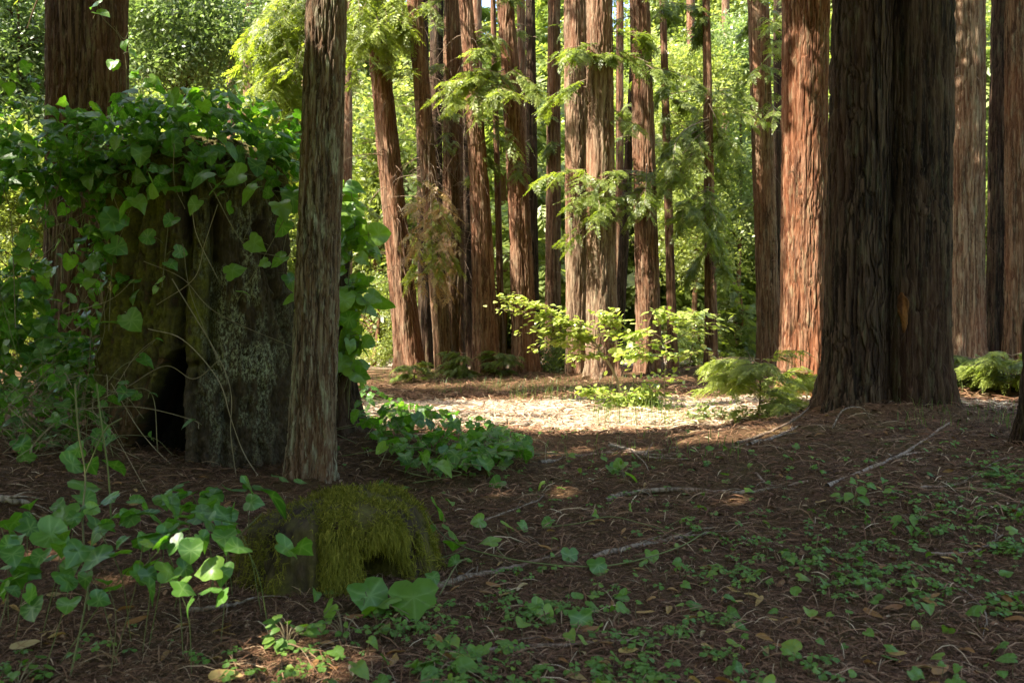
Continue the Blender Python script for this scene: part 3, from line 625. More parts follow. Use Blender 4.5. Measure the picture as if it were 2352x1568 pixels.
def in_poly(poly):
    ins = np.zeros(PX.shape, bool); n = len(poly)
    for i in range(n):
        (x1, y1), (x2, y2) = poly[i], poly[(i + 1) % n]
        c = ((y1 > PY) != (y2 > PY)) & (PX < (x2 - x1) * (PY - y1) / (y2 - y1 + 1e-9) + x1); ins ^= c
    return ins
front = np.sin(TH) < .15
wob = 14 * (fbm(PX * .02, PY * .02, 0, 31, 3) - .5)
inn = np.zeros(PX.shape)
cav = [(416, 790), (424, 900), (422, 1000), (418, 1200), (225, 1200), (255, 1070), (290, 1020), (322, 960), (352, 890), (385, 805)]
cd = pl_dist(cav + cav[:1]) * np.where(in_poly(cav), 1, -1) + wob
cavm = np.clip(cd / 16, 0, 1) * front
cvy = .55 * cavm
for pts, wpx, dep in (([(420, 440), (432, 560), (415, 700), (408, 840)], 15, .20), ([(492, 470), (494, 600), (488, 720), (484, 850)], 11, .17), ([(590, 520), (620, 640), (662, 780), (690, 900)], 10, .12), ([(500, 850), (520, 960), (512, 1100)], 9, .09),
                      ([(640, 420), (652, 560), (664, 660)], 9, .10), ([(415, 845), (478, 838)], 11, .10), ([(330, 430), (300, 560), (290, 700)], 10, .10), ([(440, 880), (450, 1000), (455, 1110)], 8, .05), ([(600, 900), (590, 1000), (620, 1100)], 8, .06)):
    inn += dep * np.exp(-((pl_dist(pts) + wob * .5) / wpx) ** 2) * front
inn -= .07 * np.exp(-(((PX - 448) / 32) ** 2 + ((PY - 700) / 140) ** 2)) * front + .06 * np.exp(-(((PX - 570) / 60) ** 2 + ((PY - 760) / 260) ** 2)) * front
inn += .05 * np.clip((PY - 845) / 15, 0, 1) * np.exp(-((PX - 450) / 32) ** 2) * front
fib = bark_h(np.cos(TH) * R, np.sin(TH) * R, Z, R, 17, 12, 71)
fine = fbm(np.cos(TH) * R * 22, np.sin(TH) * R * 22, Z * 14, 77, 4)
grain = bark_h(np.cos(TH) * R, np.sin(TH) * R, Z, R, 48, 16, 72)
R2 = R - inn + .065 * (fib - .5) + .06 * (fine - .5) + .024 * (grain - .5)
X1 = sb[0] + np.cos(TH) * R2; Y1 = sb[1] + np.sin(TH) * R2 * .92 + cvy
moss = np.clip(np.exp(-(((PX - 450) / 42) ** 2 + ((PY - 690) / 150) ** 4)) + .8 * np.clip((415 - PX) / 50, 0, 1) * (PX > 200) * np.clip((1020 - PY) / 250, 0, 1) + .4 * np.clip((520 - PY) / 60, 0, 1), 0, 1) * np.clip(fine * 2.2 - .45, 0, 1)
lich = np.clip(np.exp(-(((PX - 550) / 85) ** 2 + ((PY - 740) / 250) ** 2)) * 1.8, 0, 1) * np.clip((fbm(PX * .03, PY * .012, 0, 91, 4) - .36) * 6, 0, 1)
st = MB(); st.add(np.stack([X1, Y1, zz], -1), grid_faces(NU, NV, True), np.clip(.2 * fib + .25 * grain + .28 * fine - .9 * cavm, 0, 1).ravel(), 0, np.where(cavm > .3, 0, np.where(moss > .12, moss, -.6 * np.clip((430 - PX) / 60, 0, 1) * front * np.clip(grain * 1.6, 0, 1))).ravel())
topc = np.array([[sb[0], sb[1], sb[2] + 2.47]]); k0 = st.n; last = np.arange(NU) + NU * (NV - 1)
st.V.append(topc); st.T.append(np.array([.3])); st.E.append(np.array([.5])); st.n += 1
st.R.append(np.stack([last, np.roll(last, -1), np.full(NU, k0)], -1)); st.RM.append(np.zeros(NU))
def stump_mat():
    m, nt, N, Lk = new_mat('stump_wood')
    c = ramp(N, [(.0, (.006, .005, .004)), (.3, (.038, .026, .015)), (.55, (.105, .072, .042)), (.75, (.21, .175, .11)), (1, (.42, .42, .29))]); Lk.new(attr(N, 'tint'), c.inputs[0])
    n = noise(N, Lk, 7, 5, .7, stretch=(1, 1, .3)); col = mixc(N, Lk, mrange(N, Lk, n, .5, .75, 0, .35), c.outputs[0], (.13, .055, .022))
    n2 = noise(N, Lk, 60, 5, .75, stretch=(1, 1, .35)); col = mixc(N, Lk, mrange(N, Lk, n2, .4, .65, .6, 0), col, (.02, .016, .01))
    sp_ = noise(N, Lk, 62, 5, .78, stretch=(1, 1, .5)); lk_ = N.new('ShaderNodeMath'); lk_.operation = 'MULTIPLY'; Lk.new(mrange(N, Lk, sp_, .47, .57), lk_.inputs[0]); Lk.new(attr(N, 'lich'), lk_.inputs[1])
    col = mixc(N, Lk, lk_.outputs[0], col, (.40, .41, .27))
    mc = ramp(N, [(.3, (.06, .06, .008)), (.7, (.18, .165, .02))]); Lk.new(noise(N, Lk, 45, 4, .7), mc.inputs[0])
    col = mixc(N, Lk, mrange(N, Lk, attr(N, 'vein'), 0, 1), mixc(N, Lk, mrange(N, Lk, attr(N, 'vein'), 0, -1, 0, .75), col, (.135, .068, .024)), mc.outputs[0])
    b = N.new('ShaderNodeBsdfPrincipled'); Lk.new(col, b.inputs['Base Color']); b.inputs['Roughness'].default_value = .92; b.inputs['Specular IOR Level'].default_value = .15
    bp = N.new('ShaderNodeBump'); bp.inputs['Strength'].default_value = .6; bp.inputs['Distance'].default_value = .015; Lk.new(n2, bp.inputs['Height']); Lk.new(bp.outputs[0], b.inputs['Normal'])
    o = N.new('ShaderNodeOutputMaterial'); Lk.new(b.outputs[0], o.inputs[0]); return m
M['stump'] = stump_mat()
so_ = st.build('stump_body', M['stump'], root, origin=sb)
la = so_.data.attributes.new('lich', 'FLOAT', 'POINT'); la.data.foreach_set('value', np.append(lich.ravel() * np.clip(grain.ravel() + .2, 0, 1) * .8, 0).astype(np.float32))
# dead snag behind the slim trunk that the bright vine climbs
sn = P(772, 985, 7.5); sn[2] = float(terr(sn[0], sn[1]))
root = thing('dead_snag', 'dark broken snag hidden behind the slim grey trunk', 'stump', sn)
trunk_mb(sn, sn + [-.02, .05, 1.95], .15, .10, 1.7, 110, .03, 5, .02, 18, 9, H=sn[2] + 1.95).build('trunk', M['bark_shaded'], root, origin=sn)
# ---------------------------------------------------------------- low mossy stump
ms = P(778, 1372, 3.95); ms[2] = float(terr(ms[0], ms[1])) - .02
root = thing('mossy_stump', 'low rotten stump draped in hanging yellow green moss', 'stump', ms)
NU, NV = 260, 110
TH, W = np.meshgrid(np.arange(NU) / NU * 2 * math.pi, np.linspace(0, 1, NV))
cxs, sns = np.cos(TH), np.sin(TH)
hx = np.interp(cxs, [-1, -.75, -.4, -.1, .15, .4, .7, .9, 1], [.30, .36, .40, .44, .47, .46, .38, .28, .16])
prof = np.clip(W * 1.35, 0, 1)
rad = np.where(W < .74, 1.0 - .06 * prof, .94 * np.cos(np.clip((W - .74) / .26, 0, 1) * math.pi / 2) ** .8)
zz_ = np.where(W < .74, W / .74 * .82, .82 + .18 * np.sin(np.clip((W - .74) / .26, 0, 1) * math.pi / 2))
RX, RY = .42, .36
xx = ms[0] + cxs * RX * rad * (1 + .10 * (1 - W)); yy_ = ms[1] + sns * RY * rad * (1 + .12 * (1 - W))
tx = (xx - ms[0]) / RX
htop = np.interp(tx, [-1.1, -.9, -.5, -.2, .1, .35, .6, .85, 1, 1.1], [.25, .28, .325, .36, .385, .392, .38, .335, .22, .12])
z_ = ms[2] - .06 + zz_ * (htop + .06)
fb = fbm(xx * 9, yy_ * 9, z_ * 4, 15, 4); fibm = bark_h(cxs * .4, sns * .4, z_, .4, 22, 9, 33)
PXm = CX + F * xx / yy_; PYm = HY + F * (CH - z_) / yy_
cavm2 = np.exp(-(((PXm - 886 - (PYm - 1290) * .25) / 54) ** 2 + ((PYm - 1325) / 66) ** 2) ** 1.6) * (sns < .2)
pil = np.exp(-((PXm - 845) / 16) ** 2) * np.clip((PYm - 1200) / 60, 0, 1) * (sns < .2)
push = .075 * (fb - .5) + .03 * (fibm - .5) - .22 * cavm2 - .05 * np.exp(-((PXm - 735) / 14) ** 2) * (sns < 0)
xx = xx + cxs * push; yy_ = yy_ + sns * push
mb = MB(); mb.add(np.stack([xx, yy_, z_], -1), grid_faces(NU, NV, True), np.clip(.35 * fibm + .3 * fb - .6 * cavm2 + .06, 0, 1).ravel(), 0, np.clip((fb - .42) * 2.2, 0, .5).ravel() * (PXm > 560).ravel())
stb = mb.build('stump_body', M['stump'], root, origin=ms)
mo = MB(); cand = np.stack([xx, yy_, z_], -1).reshape(-1, 3); wt = ((W > .15) & (sns < .75)).ravel()
dens = np.interp(PXm, [560, 640, 715, 745, 790, 830, 870, 940, 985, 1010], [.06, .10, .16, .8, 1., .25, .9, .75, .2, .05]).ravel() * np.clip(1.35 - (PYm.ravel() - 1150) / 230, .1, 1) * (cavm2.ravel() < .35)
dens = np.where(W.ravel() > .72, dens * .5, dens) * wt * np.clip((fbm(cand[:, 0] * 14, cand[:, 1] * 14, cand[:, 2] * 3, 55, 2) - .44) * 7, .005, 1)
ix = rng.choice(len(cand), 26000, p=dens / dens.sum())
cn = nrm(np.stack([cxs.ravel()[ix], sns.ravel()[ix], .2 + 1.6 * np.clip((W.ravel()[ix] - .7) / .3, 0, 1)], -1))
p0 = cand[ix] + rng.normal(size=(len(ix), 3)) * .008
ln = (.012 + .05 * rng.random(len(ix)) ** 2)[:, None] * np.where(W.ravel()[ix] > .72, .55, 1)[:, None]
p1 = p0 + cn * ln * .45 + rng.normal(size=p0.shape) * .01; p2 = p1 + np.array([0, 0, -1]) * ln * .8 + cn * ln * .1 + rng.normal(size=p0.shape) * .009
sd = nrm(np.cross(p2 - p0, cn + rng.normal(size=p0.shape) * .4)) * .0011
V = np.stack([p0 - sd, p0 + sd, p1 + sd * 1.6, p1 - sd * 1.6, p2], 1); n = len(ix); o = np.arange(n)[:, None] * 5
tn = np.clip(rng.normal(.5, .22, n), 0, 1)
mo.add(V, np.vstack([o + [0, 1, 2, 3]]), np.repeat(tn, 5)); mo.R.append(o + [3, 2, 4]); mo.RM.append(np.zeros(n))
mo.build('moss', M['moss'], root, origin=ms)
# ---------------------------------------------------------------- vines
def vine(label, pos, nor, size, tint, stems, mat='vine', tpls=None, name='creeping_vine', petiole=True, hang=.3, group=None, lts=None):
    pos = np.asarray(pos); n = len(pos); b = pos.mean(0); b[2] = pos[:, 2].min()
    root = thing(name, label, 'vine', b, group); lb, sm_ = MB(), MB(); tpls = tpls or HEART
    dx = rdir(n, .5); dx = dx - (dx * nor).sum(1)[:, None] * nor; dx = nrm(dx + np.array([0, 0, -hang]))
    pick = rng.integers(0, len(tpls), n)
    for k in range(len(tpls)):
        s = pick == k; place(lb, tpls[k], pos[s], dx[s], nor[s], size[s], tint[s])
    if petiole:
        for i in range(n):
            q = pos[i] - dx[i] * size[i] * rng.uniform(.3, .8) - nor[i] * size[i] * .25 - [0, 0, .03]
            tube(sm_, smooth_path([pos[i], (pos[i] + q) / 2 + [0, 0, .01], q], 4), .0022, 3, rng.uniform(0, .4))
    for s_ in stems:
        pts, r, tn = s_[0], s_[1], s_[2]; tube(sm_, smooth_path(pts, max(8, 6 * len(pts))), r, 4, tn)
    lb.build('foliage', M[mat], root, origin=b, smooth=True)
    build_stems(sm_, M['stem'], root, b)
def shell(c, rad, n, lo=.7, hi=1.12, zmin=-1., upw=.9, clump=0, seed=0):
    v = rdir(n * 4); v = v[v[:, 2] > zmin]; v = v[v[:, 1] < .6]
    p = np.array(c) + v * np.array(rad) * rng.uniform(lo, hi, len(v))[:, None]
    if clump: q = fbm(p[:, 0] * clump, p[:, 1] * clump, p[:, 2] * clump, seed, 2); o = q > np.quantile(q, .42); p, v = p[o], v[o]
    p, v = p[:n], v[:n]
    return p, nrm(v * [.5, .5, .3] + [0, 0, upw] + rng.normal(size=p.shape) * .38)
def size_tint(n, a, b, t=.45, ts=.22): return a + (b - a) * rng.random(n) ** 1.6, np.clip(rng.normal(t, ts, n), 0, 1)
def px(pts, d): return [P(x, y, d if np.isscalar(d) else d[i]) for i, (x, y) in enumerate(pts)]
# cap on the stump
c = P(450, 385, 6.9); p, nr = shell(c, (.92, .75, .54), 760, .7, 1.2, -.5, .9)
s, t = size_tint(len(p), .06, .15, .52)
stems = []
for i in range(40):
    a, b_ = p[rng.integers(len(p))], p[rng.integers(len(p))]
    if np.linalg.norm(a - b_) < .8: stems.append(([a, (a + b_) / 2 + rng.normal(size=3) * .05 + [0, 0, .04], b_], .003, rng.uniform(0, .7)))
vine('dense heart leaved vine heaped over the top of the hollow stump', p, nr, s, t, stems)
# strands hanging over the stump front
fp = [(385, 600, 30), (545, 668, 30), (572, 551, 44), (521, 628, 42), (660, 632, 38), (272, 492, 60), (292, 722, 50), (238, 738, 50), (352, 545, 36), (402, 576, 30), (662, 508, 50), (640, 465, 48), (590, 428, 50), (500, 425, 44), (415, 430, 52), (350, 420, 56), (310, 455, 40), (455, 460, 36), (375, 640, 24), (360, 660, 18), (655, 590, 44),
      (400, 500, 34), (255, 560, 46), (300, 470, 50), (680, 685, 30), (615, 600, 24), (225, 600, 44), (530, 475, 30), (600, 560, 22), (670, 440, 50), (560, 400, 56), (480, 395, 50)]
fp = np.array(fp, float); n = len(fp); dd = np.interp(fp[:, 0], [200, 300, 466, 640, 700], [6.35, 6.15, 6.05, 6.15, 6.4]) - .12
pos = np.array([P(a, b_, d) for (a, b_, _), d in zip(fp, dd)])
nr = nrm(np.array([0, -.6, .8]) + rng.normal(size=(n, 3)) * .45)
bare = [[(340, 755), (420, 780), (500, 870), (530, 960), (560, 1040), (605, 1110)], [(255, 880), (330, 1000), (420, 1085), (520, 1118)], [(480, 420), (560, 560), (640, 590)], [(290, 890), (380, 840), (445, 870), (500, 830)], [(395, 640), (520, 860), (530, 1000), (545, 1110)],
        [(500, 470), (470, 560), (445, 640), (360, 700)], [(655, 500), (600, 600), (545, 690)], [(390, 480), (382, 560), (372, 660)], [(420, 560), (440, 680), (510, 850)], [(330, 600), (420, 640), (500, 720), (680, 800)], [(180, 960), (205, 850), (240, 760), (230, 640)], [(170, 1010), (200, 880), (210, 760)],
        [(150, 720), (250, 690), (310, 640)], [(560, 400), (575, 500), (560, 550)], [(620, 430), (660, 500), (650, 580)], [(425, 480), (400, 420), (400, 330)], [(440, 470), (452, 540), (500, 640)], [(300, 480), (260, 600), (250, 760)], [(200, 900), (280, 905), (330, 960)]]
stems = [(px(b_, [float(np.interp(q[0], [200, 300, 466, 640, 700], [6.35, 6.15, 6.02, 6.15, 6.4])) - .10 + .03 * math.sin(i * 2) for i, q in enumerate(b_)]), .0035 if k < 5 else .0026, rng.uniform(.35, .95)) for k, b_ in enumerate(bare)]
vine('sparse vine strands and dry stems dangling across the stump face', pos, nr, fp[:, 2] * 1.0 / F * 6.1, np.clip(rng.normal(.75, .2, n), 0, 1), stems)
# curtain at the left
pc_, nc_ = shell(P(110, 560, 6.9), (.85, .65, 1.3), 1700, .6, 1.15, -1, .75, 1.6, 5)
ex = np.array([P(rng.uniform(70, 330), rng.uniform(270, 800), rng.uniform(6.25, 7.3)) for _ in range(420)])
qn = fbm(ex[:, 0] * 3, ex[:, 1] * 3, ex[:, 2] * 3, 61, 2); ex = ex[qn > np.quantile(qn, .4)]
pc_ = np.vstack([pc_, ex]); nc_ = np.vstack([nc_, nrm(np.array([0, -.35, .8]) + rng.normal(size=ex.shape) * .45)])
s, t = size_tint(len(pc_), .05, .13, .55)
stems = []
for i in range(90):
    a = pc_[rng.integers(len(pc_))]; stems.append(([a, a + rng.normal(size=3) * [.1, .1, .05] - [0, 0, .3], a + rng.normal(size=3) * [.25, .2, .1] - [0, 0, rng.uniform(.5, 1.)]], .003, rng.uniform(0, .8)))
vine('tall leafy vine curtain hanging beside the stump at the left edge', pc_, nc_, s, t, stems)
tg, tn_, ts_ = [], [], []
for i in range(340):
    X, Y = rng.uniform(-60, 300), 850 + 230 * rng.random() ** .7; d_ = rng.uniform(5.3, 6.6); a = P(X, Y, d_)
    if X > 200 and Y > 900: continue
    e = a + rng.normal(size=3) * [.22, .2, .14]; e2 = e + rng.normal(size=3) * [.2, .2, .12] - [0, 0, .12]; ts_.append(([a, (a + e) / 2 + [0, 0, .05], e, e2], rng.uniform(.0012, .003), rng.uniform(.1, .75)))
    if rng.random() < .8: tg.append(e); tn_.append(nrm(np.array([0, -.3, .9]) + rng.normal(size=3) * .4))
vine('tangle of dry twigs and small leaves on the dark bank at the left edge', np.array(tg), np.array(tn_), rng.uniform(.045, .115, len(tg)), np.clip(rng.normal(.4, .2, len(tg)), 0, 1), ts_)
pu, nu_ = [], []
for X, Y in ((225, 10), (222, 30), (262, 140), (268, 145), (318, 160), (345, 178), (300, 172), (330, 190), (310, 205), (290, 235), (300, 120), (285, 95)): pu.append(P(X, Y, 8.3))
vine('few leaves of a climbing vine on the wide dark redwood', np.array(pu), nrm(np.array([0, -.8, .6]) + rng.normal(size=(len(pu), 3)) * .3), rng.uniform(.09, .15, len(pu)), np.clip(rng.normal(.7, .2, len(pu)), 0, 1),
     [(px([(235, -60), (222, 0), (235, 40), (275, 85), (290, 150), (290, 250)], 8.32), .003, .3), (px([(262, 60), (285, 90), (300, 60)], 8.32), .002, .3)])
# bright vine right of the slim trunk
k = 120; pr = np.array([P(np.clip(rng.normal(812, 28), 770, 872), rng.uniform(425, 860), 7.25 + rng.normal() * .12) for _ in range(k)])
Yp = HY + (CH - pr[:, 2]) / pr[:, 1] * F; Xp = CX + F * pr[:, 0] / pr[:, 1]
kk = Xp < np.interp(Yp, [425, 520, 620, 700, 760, 860], [815, 850, 872, 870, 840, 825]); pr = pr[kk]
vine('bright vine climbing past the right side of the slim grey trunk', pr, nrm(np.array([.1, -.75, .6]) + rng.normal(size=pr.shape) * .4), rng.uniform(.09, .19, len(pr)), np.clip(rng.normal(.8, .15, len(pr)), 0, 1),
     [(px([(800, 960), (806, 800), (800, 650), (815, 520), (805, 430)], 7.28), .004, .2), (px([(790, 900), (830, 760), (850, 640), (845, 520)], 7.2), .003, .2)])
# ground vine beside the path
pg = []
while len(pg) < 520:
    X = rng.uniform(800, 1215); Yt = np.interp(X, [800, 860, 950, 1060, 1150, 1215], [800, 895, 925, 945, 975, 1005]); Yb_ = np.interp(X, [800, 900, 1000, 1215], [950, 1040, 1075, 1040])
    Y = rng.uniform(Yt, Yb_); h = rng.uniform(.03, .24) * np.interp(X, [800, 1215], [1.4, .7]); pg.append(PG(X, Y, h) if Y > 850 else P(X, Y, 7.4))
pg = np.array(pg); s, t = size_tint(len(pg), .045, .125, .5)
stems = [([pg[i] - [0, 0, .02], pg[i] + rng.normal(size=3) * [.12, .12, .02] - [0, 0, .06], pg[i] + rng.normal(size=3) * [.25, .25, .01] - [0, 0, .12]], .0028, rng.uniform(0, .5)) for i in range(0, len(pg), 4)]
vine('low heart leaved vine spreading on the ground beside the sunlit path', pg, nrm(np.array([0, -.1, 1.]) + rng.normal(size=pg.shape) * .33), s, t, stems)
# blurred foreground vine, left
fl = [(370, 1225, 110), (600, 1125, 96), (560, 1255, 62), (640, 1248, 62), (682, 1252, 56), (150, 1068, 66), (185, 1125, 76), (505, 1305, 64), (250, 1060, 60), (455, 1160, 86), (340, 1165, 62), (300, 1150, 40), (520, 1170, 60), (480, 1130, 50), (560, 1108, 56), (420, 1110, 50), (640, 1098, 44), (685, 1110, 34), (150, 1170, 80), (90, 1220, 84),
      (250, 1270, 84), (120, 1285, 50), (100, 1265, 46), (140, 1250, 46), (230, 1220, 44), (255, 1190, 40), (40, 1230, 50), (20, 1190, 60), (330, 1335, 60), (400, 1350, 60), (250, 1350, 54), (210, 1375, 50), (30, 1330, 60), (60, 1360, 56), (440, 1245, 56), (500, 1225, 56), (300, 1300, 50), (170, 1240, 40), (410, 1300, 46), (360, 1290, 44), (440, 1375, 44), (470, 1190, 60), (540, 1215, 40),
      (205, 1060, 44), (250, 1140, 46), (215, 1160, 40), (190, 1030, 40)]
fl += [(rng.uniform(-20, 520), rng.uniform(1130, 1400), rng.uniform(34, 64)) for _ in range(60)] + [(rng.uniform(340, 600), rng.uniform(1100, 1240), rng.uniform(36, 60)) for _ in range(22)]
fl = np.array(fl, float); n = len(fl)
pos = np.array([PG(a, max(b_, 1000) + 60, .22 if b_ < 1280 else .12) for a, b_, _ in fl]); 
for i in range(n): d_ = np.clip(pos[i, 1] * .9, 2.7, 4.6); pos[i] = P(fl[i, 0], fl[i, 1], d_)
nr = nrm(np.array([0, -.22, .95]) + rng.normal(size=(n, 3)) * .36)
stems = [(px([(205, 1400), (190, 1200), (196, 1090), (180, 990), (172, 880)], [3.2, 3.4, 3.5, 3.5, 3.5]), .004, .25), (px([(255, 1190), (248, 1080), (230, 950), (222, 880)], 3.6), .004, .1), (px([(195, 1090), (240, 990), (280, 960)], 3.5), .003, .15), (px([(160, 1560), (190, 1420), (215, 1280)], [2.8, 3., 3.2]), .0035, .15), (px([(480, 1370), (500, 1300), (540, 1240), (600, 1180)], 3.5), .003, .2), (px([(300, 1330), (360, 1270), (420, 1200), (500, 1150)], 3.6), .003, .2)]
for i in range(n):
    if i % 6: continue
    g0 = pos[i] + rng.normal(size=3) * [.08, .08, 0]; g0[2] = gz(g0[0], g0[1]); stems.append(([pos[i], (pos[i] + g0) / 2 + [.02, 0, .04], g0], .0016, rng.uniform(0, .3)))
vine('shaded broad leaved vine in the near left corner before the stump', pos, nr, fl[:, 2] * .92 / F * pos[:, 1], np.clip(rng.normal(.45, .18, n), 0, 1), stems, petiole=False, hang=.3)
# runner by the mossy stump
fr_ = [(948, 1352, 96, .1), (835, 1350, 84, .1), (893, 1392, 80, .07), (762, 1398, 60, .06), (1045, 1248, 52, .08), (1030, 1216, 46, .1), (1000, 1160, 54, .1), (985, 1195, 40, .1), (1142, 1246, 44, .1), (1308, 1262, 36, .05), (1368, 1284, 40, .06), (1497, 1262, 30, .05), (1222, 1384, 34, .05), (1247, 1402, 34, .04), (1330, 1402, 50, .05),
       (1110, 1192, 30, .06), (1265, 1188, 30, .05), (1160, 1205, 30, .05), (1195, 1200, 28, .05), (1480, 1290, 22, .04), (1575, 1190, 24, .04), (1055, 1290, 30, .05), (990, 1320, 30, .06), (1170, 1060, 44, .06), (1150, 1100, 36, .05), (1250, 1110, 24, .05), (1110, 1075, 44, .05), (1400, 1070, 36, .05), (1440, 1090, 36, .05), (1430, 1060, 30, .08)]
fr_ = np.array(fr_); n = len(fr_); pos = np.array([PG(a, b_, h) for a, b_, _, h in fr_])
rp = [PG(*q) for q in ((960, 1150, .1), (1030, 1240, .08), (1170, 1281, .05), (1330, 1300, .03), (1440, 1290, .03), (1560, 1255, .05), (1620, 1215, .03))]
rp2 = [PG(*q) for q in ((1250, 1215, .02), (1330, 1200, .05), (1400, 1190, .06), (1480, 1205, .04), (1600, 1240, .02))]
rp3 = [PG(*q) for q in ((1010, 1370, .04), (1050, 1300, .06), (1075, 1290, .05))]
stems = [(rp, .0035, .1), (rp2, .003, .15), (rp3, .003, .2)] + [([pos[i], pos[i] + rng.normal(size=3) * [.04, .04, 0] - [0, 0, .04], pos[i] + rng.normal(size=3) * [.08, .08, 0] - [0, 0, float(fr_[i, 3])]], .002, .2) for i in range(n)]
vine('trailing vine runner crossing the needle floor beside the mossy stump', pos, nrm(np.array([0, -.4, .95]) + rng.normal(size=(n, 3)) * .3), fr_[:, 2] * 1.08 / F * pos[:, 1], np.clip(rng.normal(.65, .18, n), 0, 1), stems, petiole=False)
# ---------------------------------------------------------------- sunlit sapling and shrubs
def leafy_branches(root_label, name, base, stem_paths, twigs, d, leaf, ntw, mat='sap', tint=.6, cat='shrub', group=None, side=.10, flat=.25, tp=None):
    base = np.asarray(base); root = thing(name, root_label, cat, base, group); lb, sm_ = MB(), MB()
    for pts, r0, r1 in stem_paths: q = smooth_path(pts, 20); tube(sm_, q, np.linspace(r0, r1, 20), 6, .95)
    for pts in twigs:
        q = smooth_path(pts, 14); Lq = np.linalg.norm(np.diff(q, axis=0), axis=1).sum(); tube(sm_, q, np.linspace(.006, .002, 14), 4, .6)
        for _ in range(3):      # side twigs make the flat layers
            i = rng.integers(3, 12); e = q[i] + np.array([rng.uniform(-1, 1), rng.uniform(-1, 1), rng.uniform(-.12, .06)]) * .28; sq = smooth_path([q[i], (q[i] + e) / 2, e], 6); tube(sm_, sq, .0025, 3, .6)
            m = int(ntw * .35); u = rng.uniform(0, 5, m); ps = np.stack([np.interp(u, range(6), sq[:, j]) for j in range(3)], -1)
            q_ = ps + rng.normal(size=ps.shape) * [side * .5, side * .5, .02]; emit(lb, q_, e - q[i], leaf, tint, flat, mat, tp)
        m = int(ntw * max(.5, Lq)); u = rng.uniform(2, 13, m); ps = np.stack([np.interp(u, range(14), q[:, j]) for j in range(3)], -1) + rng.normal(size=(m, 3)) * [side, side, .03]
        emit(lb, ps, q[-1] - q[0], leaf, tint, flat, mat, tp)
    build_stems(sm_, M['twig'], root, base); lb.build('foliage', M[mat], root, origin=base)
def emit(lb, ps, d, leaf, tint, flat, mat, tp):
    m = len(ps); dx = nrm(nrm(d) * .6 + rng.normal(size=(m, 3)) * [.7, .7, .12] + [0, 0, -.12]); up = nrm(np.array([0, 0, 1.]) + rng.normal(size=(m, 3)) * flat)
    pk = rng.integers(0, 3, m); sz = leaf * rng.uniform(.6, 1.2, m); tn = np.clip(rng.normal(tint, .2, m), 0, 1)
    for k in range(3): s = pk == k; place(lb, (tp or OVAL)[k], ps[s], dx[s], up[s], sz[s], tn[s])
d = 11.4
trk = px([(1428, 918), (1420, 880), (1402, 840), (1382, 812), (1368, 790), (1345, 770)], d)
tw = [px(q, [d, d - .1, d - .3, d - .2]) for q in ([(1370, 800), (1320, 745), (1230, 700), (1145, 682)], [(1360, 785), (1300, 730), (1240, 705), (1165, 676)], [(1350, 775), (1290, 740), (1220, 720), (1140, 708)], [(1375, 800), (1310, 770), (1250, 755), (1205, 765)], [(1380, 805), (1320, 790), (1260, 785), (1225, 802)], [(1360, 790), (1340, 745), (1300, 735), (1260, 740)],
      [(1375, 800), (1390, 750), (1410, 735), (1440, 742)], [(1380, 808), (1410, 770), (1440, 765), (1470, 790)], [(1385, 815), (1350, 815), (1320, 815), (1300, 830)], [(1390, 820), (1430, 800), (1450, 805), (1470, 830)], [(1368, 790), (1370, 750), (1390, 722), (1405, 722)], [(1365, 790), (1340, 770), (1300, 765), (1260, 772)], [(1368, 792), (1345, 765), (1320, 752), (1280, 752)])]
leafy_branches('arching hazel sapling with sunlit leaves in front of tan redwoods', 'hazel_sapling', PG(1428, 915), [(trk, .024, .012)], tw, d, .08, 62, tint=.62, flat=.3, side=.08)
d = 10.6
trk = px([(1531, 1000), (1528, 940), (1526, 880), (1530, 800), (1524, 720)], d)
tw = [px(q, [d, d - .1, d - .2, d]) for q in ([(1526, 780), (1500, 765), (1470, 765), (1448, 790)], [(1526, 760), (1560, 740), (1600, 725), (1655, 722)], [(1526, 800), (1490, 790), (1450, 800), (1430, 820)], [(1526, 790), (1570, 770), (1600, 750), (1640, 745)], [(1526, 830), (1490, 815), (1460, 825), (1440, 850)], [(1526, 820), (1570, 812), (1610, 805), (1650, 825)], [(1526, 770), (1510, 735), (1520, 715), (1530, 705)], [(1524, 760), (1545, 730), (1570, 720), (1600, 715)])]
leafy_branches('airy yellow green shrub on a thin dark stem right of the arching sapling', 'hazel_sapling', PG(1531, 1000), [(trk, .009, .004)], tw, d, .10, 30, tint=.45, flat=.3)
d = 10.9
tw = [px(q, [d, d - .2, d - .4]) for q in ([(1430, 960), (1390, 905), (1345, 895)], [(1440, 960), (1410, 915), (1370, 885)], [(1450, 960), (1480, 900), (1540, 850)], [(1450, 960), (1500, 900), (1550, 870)], [(1440, 965), (1440, 920), (1430, 895)], [(1460, 965), (1510, 930), (1550, 915)], [(1440, 960), (1470, 920), (1490, 890)], [(1450, 970), (1430, 950), (1400, 935)], [(1470, 965), (1520, 945), (1560, 940)], [(1450, 960), (1475, 935), (1500, 925)])]
leafy_branches('low bush of white glinting leaves at the sapling foot', 'hazel_bush', PG(1445, 962), [(px([(1445, 962), (1450, 930), (1470, 890)], d), .008, .004)], tw, d, .075, 60, tint=.4, flat=.4)
d = 9.4
tw = [px(q, [d, d - .1, d - .2]) for q in ([(1640, 990), (1610, 950), (1585, 930)], [(1640, 990), (1640, 945), (1620, 925)], [(1650, 990), (1680, 950), (1715, 945)], [(1645, 990), (1660, 955), (1650, 935)], [(1650, 990), (1700, 970), (1740, 975)])]
leafy_branches('small whitish leaved plant on the sunny edge of the needle mound', 'woodland_plant', PG(1645, 992), [(px([(1645, 992), (1645, 960), (1640, 940)], d), .005, .003)], tw, d, .05, 60, mat='blueleaf', tint=.9, flat=.45)
